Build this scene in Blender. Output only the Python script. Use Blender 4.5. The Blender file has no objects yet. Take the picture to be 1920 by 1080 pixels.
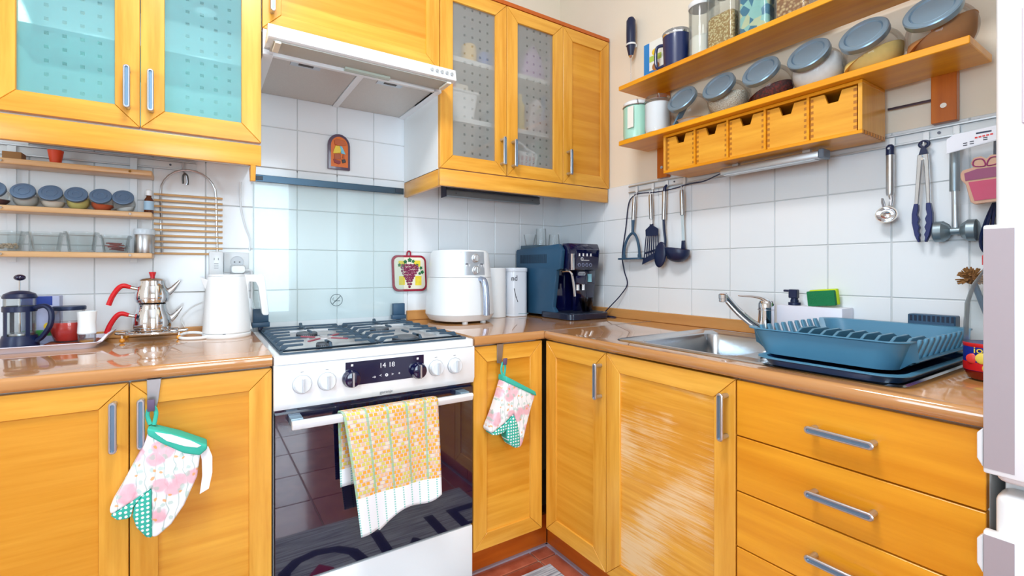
import bpy, bmesh, math, random
from mathutils import Vector, Matrix
R = math.radians
random.seed(7)
scn = bpy.context.scene
col = scn.collection

# ------------------------------------------------------------------ camera, world, light, exposure
cam_d = bpy.data.cameras.new('camera'); cam = bpy.data.objects.new('camera', cam_d); col.objects.link(cam)
cam.location = (-1.6177, -1.8552, 1.035); cam.rotation_euler = (R(90), 0, -0.54918)
cam_d.sensor_width = 36; cam_d.lens = 16.218; cam_d.shift_x = 0.02959; cam_d.shift_y = -0.01844
cam_d.clip_start = 0.01
scn.camera = cam
world = bpy.data.worlds.new('sky'); scn.world = world; world.use_nodes = True
bg = world.node_tree.nodes['Background']; bg.inputs[0].default_value = (0.72, 0.86, 1.0, 1); bg.inputs[1].default_value = 1.2

def area(name, loc, rot, sx, sy, power, color=(1, 1, 1)):
    l = bpy.data.lights.new(name, 'AREA'); l.shape = 'RECTANGLE'; l.size = sx; l.size_y = sy
    l.energy = power; l.color = color
    o = bpy.data.objects.new(name, l); col.objects.link(o); o.location = loc; o.rotation_euler = rot
    return o
# daylight entering by the big window in the wall behind the camera
area('window_daylight', (-1.30, -4.40, 1.46), (R(90), 0, R(180)), 1.5, 2.0, 120, (0.76, 0.89, 1.0)).rotation_euler = (R(90), 0, 0)
# fill light for the sink side, behind a window invented for it
area('side_fill_light', (-3.42, -2.05, 1.50), (R(90), 0, R(-90)), 1.3, 1.2, 66, (0.64, 0.83, 1.0))
scn.view_settings.view_transform = 'Standard'; scn.view_settings.look = 'None'
scn.view_settings.gamma = 1.0; scn.view_settings.use_curve_mapping = False
scn.view_settings.exposure = -0.25
scn.cycles.max_bounces = 8; scn.cycles.diffuse_bounces = 4; scn.cycles.glossy_bounces = 4
scn.cycles.transmission_bounces = 6; scn.cycles.transparent_max_bounces = 20
scn.cycles.sample_clamp_indirect = 4.0; scn.cycles.caustics_reflective = False; scn.cycles.caustics_refractive = False

# ------------------------------------------------------------------ materials
def lin(c):
    def f(v):
        v /= 255.0
        return v / 12.92 if v <= 0.04045 else ((v + 0.055) / 1.055) ** 2.4
    return (f(c[0]), f(c[1]), f(c[2]), 1)
MATS = {}
def newmat(name):
    m = bpy.data.materials.new(name); m.use_nodes = True
    nt = m.node_tree; b = nt.nodes['Principled BSDF']
    return m, nt, b
def P(name, c, rough=0.5, metal=0.0, spec=0.5, coat=0.0, noise=0.0, nscale=20.0, bump=0.0, bscale=60.0, sss=0.0, aniso=None):
    if name in MATS: return MATS[name]
    m, nt, b = newmat(name)
    b.inputs['Base Color'].default_value = lin(c); b.inputs['Roughness'].default_value = rough
    b.inputs['Metallic'].default_value = metal; b.inputs['Specular IOR Level'].default_value = spec
    b.inputs['Coat Weight'].default_value = coat; b.inputs['Coat Roughness'].default_value = 0.08
    if noise:
        tc = nt.nodes.new('ShaderNodeTexCoord'); n = nt.nodes.new('ShaderNodeTexNoise'); n.inputs['Scale'].default_value = nscale
        n.inputs['Detail'].default_value = 4
        mp = nt.nodes.new('ShaderNodeMapping')
        if aniso: mp.inputs['Scale'].default_value = aniso
        nt.links.new(tc.outputs['Object'], mp.inputs[0]); nt.links.new(mp.outputs[0], n.inputs['Vector'])
        mx = nt.nodes.new('ShaderNodeMix'); mx.data_type = 'RGBA'
        l = lin(c); mx.inputs[6].default_value = tuple(v * (1 - noise) for v in l[:3]) + (1,)
        mx.inputs[7].default_value = tuple(min(1, v * (1 + noise)) for v in l[:3]) + (1,)
        nt.links.new(n.outputs[0], mx.inputs[0]); nt.links.new(mx.outputs[2], b.inputs['Base Color'])
    if bump:
        tc = nt.nodes.new('ShaderNodeTexCoord'); n = nt.nodes.new('ShaderNodeTexNoise'); n.inputs['Scale'].default_value = bscale
        bp = nt.nodes.new('ShaderNodeBump'); bp.inputs['Strength'].default_value = bump; bp.inputs['Distance'].default_value = 0.002
        nt.links.new(tc.outputs['Object'], n.inputs['Vector']); nt.links.new(n.outputs[0], bp.inputs['Height']); nt.links.new(bp.outputs[0], b.inputs['Normal'])
    MATS[name] = m
    return m

def ramp(nt, stops, interp='LINEAR'):
    r = nt.nodes.new('ShaderNodeValToRGB'); r.color_ramp.interpolation = interp
    e = r.color_ramp.elements
    while len(e) < len(stops): e.new(0.5)
    for k, (p, c) in enumerate(stops): e[k].position = p; e[k].color = c
    return r
def math_n(nt, op, a, b=None, c=None):
    n = nt.nodes.new('ShaderNodeMath'); n.operation = op
    for k, v in enumerate((a, b, c)):
        if v is None: continue
        if hasattr(v, 'is_linked') or hasattr(v, 'links'): nt.links.new(v, n.inputs[k])
        else: n.inputs[k].default_value = v
    return n.outputs[0]
def mixc(nt, fac, a, b):
    mx = nt.nodes.new('ShaderNodeMix'); mx.data_type = 'RGBA'
    for k, v in ((0, fac), (6, a), (7, b)):
        if hasattr(v, 'links'): nt.links.new(v, mx.inputs[k])
        else: mx.inputs[k].default_value = v
    return mx.outputs[2]

def wood(name, dark, light, scale, rough=0.32, bands=0.0, bandaxis=2, worn=0.0, wornc=(236, 200, 150), coat=0.25, coatr=.2):
    """grain stretched along one axis (small scale there); bands = broad veneer strips; worn = pale rubbed patches"""
    m, nt, b = newmat(name)
    tc = nt.nodes.new('ShaderNodeTexCoord'); mp = nt.nodes.new('ShaderNodeMapping'); mp.inputs['Scale'].default_value = scale
    oi = nt.nodes.new('ShaderNodeObjectInfo')
    add = nt.nodes.new('ShaderNodeVectorMath'); add.operation = 'MULTIPLY_ADD'
    nt.links.new(tc.outputs['Object'], mp.inputs[0])
    cmb = nt.nodes.new('ShaderNodeCombineXYZ')
    for k in range(3): nt.links.new(oi.outputs['Random'], cmb.inputs[k])
    nt.links.new(cmb.outputs[0], add.inputs[0]); add.inputs[1].default_value = (13, 17, 19); nt.links.new(mp.outputs[0], add.inputs[2])
    n1 = nt.nodes.new('ShaderNodeTexNoise'); n1.inputs['Scale'].default_value = 1.0; n1.inputs['Detail'].default_value = 6; n1.inputs['Roughness'].default_value = 0.62
    nt.links.new(add.outputs[0], n1.inputs['Vector'])
    r = ramp(nt, [(0.28, lin(dark)), (0.72, lin(light))])
    nt.links.new(n1.outputs[0], r.inputs[0])
    c = r.outputs[0]
    if bands:
        sp = nt.nodes.new('ShaderNodeSeparateXYZ'); nt.links.new(tc.outputs['Object'], sp.inputs[0])
        n0 = nt.nodes.new('ShaderNodeTexNoise'); n0.inputs['Scale'].default_value = 3.0; nt.links.new(tc.outputs['Object'], n0.inputs['Vector'])
        q = math_n(nt, 'ADD', sp.outputs[bandaxis], math_n(nt, 'MULTIPLY', n0.outputs[0], 0.05))
        q = math_n(nt, 'ADD', math_n(nt, 'MULTIPLY', q, 7.3), math_n(nt, 'MULTIPLY', oi.outputs['Random'], 37.0))
        wn = nt.nodes.new('ShaderNodeTexWhiteNoise'); wn.noise_dimensions = '1D'
        nt.links.new(math_n(nt, 'FLOOR', q), wn.inputs['W'])
        f = math_n(nt, 'MULTIPLY', wn.outputs[0], bands)
        c = mixc(nt, f, c, lin((int(dark[0] * .93), int(dark[1] * .84), int(dark[2] * .6))))
    if worn:
        mp2 = nt.nodes.new('ShaderNodeMapping'); mp2.inputs['Scale'].default_value = (30, 5, 150)
        nt.links.new(tc.outputs['Object'], mp2.inputs[0])
        n2 = nt.nodes.new('ShaderNodeTexNoise'); n2.inputs['Scale'].default_value = 1.3; n2.inputs['Detail'].default_value = 8; n2.inputs['Roughness'].default_value = 0.75
        nt.links.new(mp2.outputs[0], n2.inputs['Vector'])
        n3 = nt.nodes.new('ShaderNodeTexNoise'); n3.inputs['Scale'].default_value = 6.0; nt.links.new(tc.outputs['Object'], n3.inputs['Vector'])
        q = math_n(nt, 'MULTIPLY', n2.outputs[0], n3.outputs[0])
        rr = ramp(nt, [(0.225, (0, 0, 0, 1)), (0.34, (1, 1, 1, 1))]); nt.links.new(q, rr.inputs[0])
        c = mixc(nt, math_n(nt, 'MULTIPLY', rr.outputs[0], worn), c, lin(wornc))
    nt.links.new(c, b.inputs['Base Color'])
    b.inputs['Roughness'].default_value = rough; b.inputs['Coat Weight'].default_value = coat; b.inputs['Coat Roughness'].default_value = coatr
    b.inputs['Specular IOR Level'].default_value = 0.35
    MATS[name] = m
    return m

def thin_glass(name, tint=(235, 245, 245), refl=0.6, haze=0.0, rough=0.02, hazec=(220, 230, 235)):
    """thin clear glass: fresnel reflection over straight transparency"""
    m, nt, b = newmat(name)
    nt.nodes.remove(b)
    out = [n for n in nt.nodes if n.type == 'OUTPUT_MATERIAL'][0]
    tr = nt.nodes.new('ShaderNodeBsdfTransparent'); tr.inputs[0].default_value = lin(tint)
    gl = nt.nodes.new('ShaderNodeBsdfGlossy'); gl.inputs['Roughness'].default_value = rough
    lw = nt.nodes.new('ShaderNodeLayerWeight'); lw.inputs[0].default_value = 0.18
    f = math_n(nt, 'ADD', math_n(nt, 'MULTIPLY', lw.outputs['Fresnel'], refl), 0.01)
    mx = nt.nodes.new('ShaderNodeMixShader'); nt.links.new(f, mx.inputs[0]); nt.links.new(tr.outputs[0], mx.inputs[1]); nt.links.new(gl.outputs[0], mx.inputs[2])
    s = mx.outputs[0]
    if haze:
        df = nt.nodes.new('ShaderNodeBsdfDiffuse'); df.inputs[0].default_value = lin(hazec)
        m2 = nt.nodes.new('ShaderNodeMixShader'); m2.inputs[0].default_value = haze
        nt.links.new(s, m2.inputs[1]); nt.links.new(df.outputs[0], m2.inputs[2]); s = m2.outputs[0]
    nt.links.new(s, out.inputs[0]); MATS[name] = m
    return m

def frosted(name, tint, body, hz, x0, px):
    """sand-blasted pane with a grid of small clear squares"""
    m, nt, b = newmat(name)
    nt.nodes.remove(b)
    out = [n for n in nt.nodes if n.type == 'OUTPUT_MATERIAL'][0]
    tc = nt.nodes.new('ShaderNodeTexCoord'); sp = nt.nodes.new('ShaderNodeSeparateXYZ'); nt.links.new(tc.outputs['Object'], sp.inputs[0])
    def cells(o, off):
        fr = math_n(nt, 'FRACT', math_n(nt, 'ADD', math_n(nt, 'DIVIDE', o, px), off))
        return math_n(nt, 'LESS_THAN', fr, 0.27)
    inx = math_n(nt, 'LESS_THAN', math_n(nt, 'ABSOLUTE', math_n(nt, 'SUBTRACT', sp.outputs[0], 0.006)), px * 2.0)
    sq = math_n(nt, 'MULTIPLY', math_n(nt, 'MULTIPLY', cells(sp.outputs[0], 50.32), cells(sp.outputs[2], 50.0)), inx)
    sq = math_n(nt, 'MULTIPLY', sq, 0.5)
    rf = nt.nodes.new('ShaderNodeBsdfRefraction'); rf.inputs['Color'].default_value = lin(tint); rf.inputs['IOR'].default_value = 1.02; rf.inputs['Roughness'].default_value = 0.38
    tr = nt.nodes.new('ShaderNodeBsdfTransparent'); tr.inputs[0].default_value = lin((236, 238, 238))
    df = nt.nodes.new('ShaderNodeBsdfDiffuse'); df.inputs[0].default_value = lin(body)
    t2 = nt.nodes.new('ShaderNodeBsdfTransparent'); t2.inputs[0].default_value = lin(tint)
    a0 = nt.nodes.new('ShaderNodeMixShader'); a0.inputs[0].default_value = 0.80; nt.links.new(rf.outputs[0], a0.inputs[1]); nt.links.new(t2.outputs[0], a0.inputs[2])
    a = nt.nodes.new('ShaderNodeMixShader'); a.inputs[0].default_value = hz; nt.links.new(a0.outputs[0], a.inputs[1]); nt.links.new(df.outputs[0], a.inputs[2])
    bsh = nt.nodes.new('ShaderNodeMixShader'); nt.links.new(sq, bsh.inputs[0]); nt.links.new(a.outputs[0], bsh.inputs[1]); nt.links.new(tr.outputs[0], bsh.inputs[2])
    gl = nt.nodes.new('ShaderNodeBsdfGlossy'); gl.inputs['Roughness'].default_value = 0.03
    lw = nt.nodes.new('ShaderNodeLayerWeight'); lw.inputs[0].default_value = 0.2
    f = math_n(nt, 'ADD', math_n(nt, 'MULTIPLY', lw.outputs['Fresnel'], 0.9), 0.03)
    c = nt.nodes.new('ShaderNodeMixShader'); nt.links.new(f, c.inputs[0]); nt.links.new(bsh.outputs[0], c.inputs[1]); nt.links.new(gl.outputs[0], c.inputs[2])
    nt.links.new(c.outputs[0], out.inputs[0]); MATS[name] = m
    return m

def emit(name, c, s):
    m, nt, b = newmat(name)
    b.inputs['Base Color'].default_value = lin(c); b.inputs['Emission Color'].default_value = lin(c); b.inputs['Emission Strength'].default_value = s
    MATS[name] = m
    return m

# wood: the same stained alder everywhere; only the grain direction changes
WD, WL = (210, 138, 34), (242, 182, 76)
wood_z = wood('alder wood upright grain', WD, WL, (30, 30, 2.2))
wood_x = wood('alder wood grain along x', WD, WL, (2.2, 30, 30))
wood_y = wood('alder wood grain along y', WD, WL, (30, 2.2, 30))
panel_x = wood('alder veneer panel x', (212, 140, 32), (242, 180, 70), (1.6, 20, 34), bands=0.45)
panel_y = wood('alder veneer panel y', (212, 140, 32), (242, 180, 70), (20, 1.6, 34), bands=0.45)
worn_y = wood('worn alder veneer panel', (212, 140, 32), (242, 180, 70), (20, 2.2, 60), bands=0.45, worn=0.9)
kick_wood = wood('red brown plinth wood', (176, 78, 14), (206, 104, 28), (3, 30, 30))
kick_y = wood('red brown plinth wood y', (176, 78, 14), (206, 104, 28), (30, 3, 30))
shelf_y = wood('pine shelf grain', (216, 132, 6), (244, 170, 28), (30, 2.0, 30), rough=0.35)
beech = wood('pale beech', (206, 158, 104), (230, 190, 140), (2.2, 30, 30), rough=0.4)
beech_r = P('beech rod', (216, 172, 120), 0.5, noise=0.12, nscale=14)
laminate = wood('beech laminate worktop', (176, 120, 66), (200, 146, 92), (1.6, 14, 14), rough=0.12, coat=1.0, coatr=.04)
laminate_y = wood('beech laminate worktop y', (176, 120, 66), (200, 146, 92), (14, 1.6, 14), rough=0.12, coat=1.0, coatr=.04)
strip_x = wood('beech laminate upstand', (190, 132, 72), (216, 160, 96), (1.6, 14, 14), rough=0.25)
strip_y = wood('beech laminate upstand y', (190, 132, 72), (216, 160, 96), (14, 1.6, 14), rough=0.25)
joint_wood = P('dark end grain', (176, 110, 24), 0.5, noise=0.15, nscale=60)
white_board = P('white melamine', (236, 238, 236), 0.4)
tile_m = P('glazed white tile', (236, 240, 243), 0.12, spec=0.5, noise=0.015, nscale=3)
grout_m = P('grey grout', (204, 206, 206), 0.9, bump=0.2)
cream = P('cream wall paint', (240, 228, 208), 0.9, bump=0.15, bscale=120)
white_wall = P('white wall paint', (242, 238, 230), 0.9, bump=0.1, bscale=120)
ceil_m = P('ceiling paint', (246, 244, 240), 0.9)
steel = P('brushed steel', (190, 192, 194), 0.28, 1.0, noise=0.06, nscale=40, aniso=(1, 1, 12))
steel_dark = P('satin nickel', (196, 198, 204), 0.3, 0.9)
groove_m = P('handle groove', (120, 150, 176), 0.35, 0.7)
chrome = P('chrome', (225, 228, 232), 0.06, 1.0)
alu = P('aluminium', (196, 200, 204), 0.38, 0.9)
white_pl = P('white plastic', (236, 240, 242), 0.28, coat=0.15)
cream_pl = P('aged cream plastic', (240, 234, 214), 0.4)
enamel = P('white enamel', (240, 244, 247), 0.14, coat=0.3)
black_pl = P('blue black plastic', (12, 28, 66), 0.36)
black_gl = P('gloss blue black plastic', (8, 12, 54), 0.08, coat=0.6)
slate = P('slate blue plastic', (46, 80, 108), 0.42)
castiron = P('cast iron grate', (58, 80, 98), 0.5, bump=0.2, bscale=200)
hobsteel = P('hob steel', (222, 222, 222), 0.3, 0.35, noise=0.03, nscale=30)
filter_m = P('hood filter mesh', (206, 198, 190), 0.45, 0.6, noise=0.1, nscale=300)
clear = thin_glass('clear glass', (253, 254, 254))
jarglass = thin_glass('jar glass', (248, 250, 250), 0.55, 0.03)
smoke = thin_glass('cup glass', (253, 254, 254), 0.7, 0.06, .02, (240, 246, 250))
splash = thin_glass('splashback glass', (250, 254, 254), 0.7, 0.04, 0.01, (225, 242, 246))
edge_glass = thin_glass('glass edge', (170, 220, 216), 0.7, 0.35, 0.05, (120, 190, 190))
visor_m = thin_glass('hood visor glass', (250, 252, 250), 0.5, 0.6, 0.05, (228, 230, 222))
ovenglass = P('dark oven glass', (10, 8, 40), 0.02, spec=1.0, coat=1.0)
print_white = P('white print', (235, 238, 240), 0.5)
print_grey = P('grey print', (128, 132, 138), 0.5)
print_dark = P('dark print', (60, 62, 74), 0.6)
teal_cloth = P('teal cotton', (62, 186, 164), 0.9, noise=0.08, nscale=80, bump=0.3, bscale=300)
red_pl = P('red bakelite', (206, 18, 32), 0.22, coat=0.4)
rackblue = P('grey blue rack plastic', (78, 134, 164), 0.36)
racknavy = P('dark blue tray plastic', (30, 62, 104), 0.36)
lid_m = P('blue grey metal lid', (134, 160, 180), 0.3, 0.6)
liddark = P('blue lid rim', (88, 110, 140), 0.35, 0.7)
pinkgrey = P('grey handle insert', (164, 152, 156), 0.45)
fridge_m = P('fridge white', (232, 233, 234), 0.3, coat=0.2)
frost_l = frosted('frosted glass cool', (230, 248, 250), (160, 206, 212), 0.30, 0, 0.034)
frost_r = frosted('frosted glass', (254, 254, 254), (236, 236, 230), 0.17, 0, 0.034)

def dotted(name, base, dot, scale, radius):
    m, nt, b = newmat(name)
    tc = nt.nodes.new('ShaderNodeTexCoord'); v = nt.nodes.new('ShaderNodeTexVoronoi'); v.voronoi_dimensions = '2D'; v.inputs['Scale'].default_value = scale; v.inputs['Randomness'].default_value = 0.12
    mp = nt.nodes.new('ShaderNodeMapping'); mp.inputs['Rotation'].default_value = (R(90), 0, R(0))
    nt.links.new(tc.outputs['Object'], mp.inputs[0]); nt.links.new(mp.outputs[0], v.inputs['Vector'])
    f = math_n(nt, 'LESS_THAN', v.outputs['Distance'], radius)
    nt.links.new(mixc(nt, f, lin(base), lin(dot)), b.inputs['Base Color']); b.inputs['Roughness'].default_value = 0.9
    MATS[name] = m
    return m
teal_dot = dotted('teal cotton with white dots', (56, 178, 158), (235, 246, 244), 105, 0.30)
def floral(name):
    m, nt, b = newmat(name)
    tc = nt.nodes.new('ShaderNodeTexCoord'); mp = nt.nodes.new('ShaderNodeMapping'); mp.inputs['Rotation'].default_value = (R(90), 0, 0)
    nz = nt.nodes.new('ShaderNodeTexNoise'); nz.inputs['Scale'].default_value = 45; nz.inputs['Detail'].default_value = 3
    nt.links.new(tc.outputs['Object'], mp.inputs[0]); nt.links.new(mp.outputs[0], nz.inputs['Vector'])
    mul = nt.nodes.new('ShaderNodeVectorMath'); mul.operation = 'MULTIPLY_ADD'; nt.links.new(nz.outputs[1], mul.inputs[0]); mul.inputs[1].default_value = (.018, .018, 0); nt.links.new(mp.outputs[0], mul.inputs[2])
    def blobs(scale, rad, soft):
        v = nt.nodes.new('ShaderNodeTexVoronoi'); v.voronoi_dimensions = '2D'; v.inputs['Scale'].default_value = scale; nt.links.new(mul.outputs[0], v.inputs['Vector'])
        r = ramp(nt, [(rad - soft, (1, 1, 1, 1)), (rad, (0, 0, 0, 1))]); nt.links.new(v.outputs['Distance'], r.inputs[0]); return v, r.outputs[0]
    v1, f1 = blobs(22, 0.40, 0.12); v2, f2 = blobs(41, 0.24, 0.08); v3, f3 = blobs(30, 0.12, 0.05)
    wv = nt.nodes.new('ShaderNodeTexWave'); wv.inputs['Scale'].default_value = 16; wv.inputs['Distortion'].default_value = 9; wv.inputs['Detail'].default_value = 2; nt.links.new(mp.outputs[0], wv.inputs['Vector'])
    rw = ramp(nt, [(0.955, (0, 0, 0, 1)), (0.99, (1, 1, 1, 1))]); nt.links.new(wv.outputs[1], rw.inputs[0])
    c = mixc(nt, math_n(nt, 'MULTIPLY', rw.outputs[0], 0.55), lin((244, 244, 246)), lin((130, 170, 160)))
    pk = mixc(nt, nz.outputs[0], lin((222, 130, 156)), lin((248, 214, 220)))
    c = mixc(nt, math_n(nt, 'MULTIPLY', f1, 0.85), c, pk)
    c = mixc(nt, math_n(nt, 'MULTIPLY', f2, 0.5), c, lin((150, 196, 180)))
    c = mixc(nt, math_n(nt, 'MULTIPLY', f3, 0.8), c, lin((236, 160, 70)))
    nt.links.new(c, b.inputs['Base Color']); b.inputs['Roughness'].default_value = 0.9
    MATS[name] = m
    return m
floral_m = floral('white floral cotton')
def towel_mat():
    m, nt, b = newmat('woven plaid towelling')
    uv = nt.nodes.new('ShaderNodeUVMap'); sp = nt.nodes.new('ShaderNodeSeparateXYZ'); nt.links.new(uv.outputs[0], sp.inputs[0])
    u, v = sp.outputs[0], sp.outputs[1]       # metres across, metres down
    cu = math_n(nt, 'MULTIPLY', u, 72.0); cv = math_n(nt, 'MULTIPLY', v, 96.0)
    cu2 = math_n(nt, 'ADD', cu, math_n(nt, 'MULTIPLY', math_n(nt, 'FLOOR', cv), 0.5))
    fu, fv = math_n(nt, 'FRACT', cu2), math_n(nt, 'FRACT', cv)
    wn = nt.nodes.new('ShaderNodeTexWhiteNoise'); wn.noise_dimensions = '2D'
    cb = nt.nodes.new('ShaderNodeCombineXYZ'); nt.links.new(math_n(nt, 'FLOOR', cu2), cb.inputs[0]); nt.links.new(math_n(nt, 'FLOOR', cv), cb.inputs[1]); nt.links.new(cb.outputs[0], wn.inputs['Vector'])
    r = ramp(nt, [(0.0, lin((244, 172, 60))), (0.40, lin((220, 204, 100))), (0.70, lin((232, 216, 190))), (0.86, lin((240, 190, 140)))], 'CONSTANT'); nt.links.new(wn.outputs[0], r.inputs[0])
    inside = math_n(nt, 'MULTIPLY', math_n(nt, 'GREATER_THAN', fu, 0.22), math_n(nt, 'GREATER_THAN', fv, 0.22))
    c = mixc(nt, inside, lin((216, 206, 206)), r.outputs[0])
    redl = math_n(nt, 'MULTIPLY', math_n(nt, 'LESS_THAN', fv, 0.12), 0.55)
    c = mixc(nt, redl, c, lin((206, 110, 110)))
    g = math_n(nt, 'LESS_THAN', math_n(nt, 'FRACT', math_n(nt, 'MULTIPLY', u, 16.0)), 0.12)
    c = mixc(nt, math_n(nt, 'MULTIPLY', g, 0.6), c, lin((110, 190, 160)))
    # plain white end with dashed stripes
    dash = math_n(nt, 'MULTIPLY', math_n(nt, 'LESS_THAN', math_n(nt, 'FRACT', math_n(nt, 'MULTIPLY', u, 32.0)), 0.16), math_n(nt, 'LESS_THAN', math_n(nt, 'FRACT', math_n(nt, 'MULTIPLY', v, 150.0)), 0.6))
    w = mixc(nt, math_n(nt, 'MULTIPLY', dash, 0.75), lin((240, 242, 246)), lin((90, 196, 176)))
    low = math_n(nt, 'GREATER_THAN', v, 0.238)
    nt.links.new(mixc(nt, low, c, w), b.inputs['Base Color']); b.inputs['Roughness'].default_value = 0.95
    n = nt.nodes.new('ShaderNodeTexNoise'); n.inputs['Scale'].default_value = 400; bp = nt.nodes.new('ShaderNodeBump'); bp.inputs['Strength'].default_value = 0.3; bp.inputs['Distance'].default_value = 0.001
    nt.links.new(n.outputs[0], bp.inputs['Height']); nt.links.new(bp.outputs[0], b.inputs['Normal'])
    MATS['towel'] = m
    return m
towel_m = towel_mat()
def floor_tile_mat():
    m, nt, b = newmat('terracotta tile')
    oi = nt.nodes.new('ShaderNodeObjectInfo'); tc = nt.nodes.new('ShaderNodeTexCoord'); n = nt.nodes.new('ShaderNodeTexNoise'); n.inputs['Scale'].default_value = 14; n.inputs['Detail'].default_value = 5
    nt.links.new(tc.outputs['Object'], n.inputs['Vector'])
    r = ramp(nt, [(0.3, lin((146, 66, 46))), (0.7, lin((196, 112, 86)))])
    nt.links.new(math_n(nt, 'ADD', math_n(nt, 'MULTIPLY', n.outputs[0], 0.8), math_n(nt, 'MULTIPLY', oi.outputs['Random'], 0.2)), r.inputs[0])
    nt.links.new(r.outputs[0], b.inputs['Base Color']); b.inputs['Roughness'].default_value = 0.16; b.inputs['Coat Weight'].default_value = 0.5
    MATS['terra'] = m
    return m
terra = floor_tile_mat()
def speckle(name, c1, c2, scale, rough=0.8):
    m, nt, b = newmat(name)
    tc = nt.nodes.new('ShaderNodeTexCoord'); v = nt.nodes.new('ShaderNodeTexVoronoi'); v.inputs['Scale'].default_value = scale
    nt.links.new(tc.outputs['Object'], v.inputs['Vector'])
    r = ramp(nt, [(0.15, lin(c1)), (0.6, lin(c2))]); nt.links.new(v.outputs['Distance'], r.inputs[0])
    nt.links.new(r.outputs[0], b.inputs['Base Color']); b.inputs['Roughness'].default_value = rough
    bp = nt.nodes.new('ShaderNodeBump'); bp.inputs['Strength'].default_value = 0.8; bp.inputs['Distance'].default_value = 0.003; bp.invert = True
    nt.links.new(v.outputs['Distance'], bp.inputs['Height']); nt.links.new(bp.outputs[0], b.inputs['Normal'])
    MATS[name] = m
    return m

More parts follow.
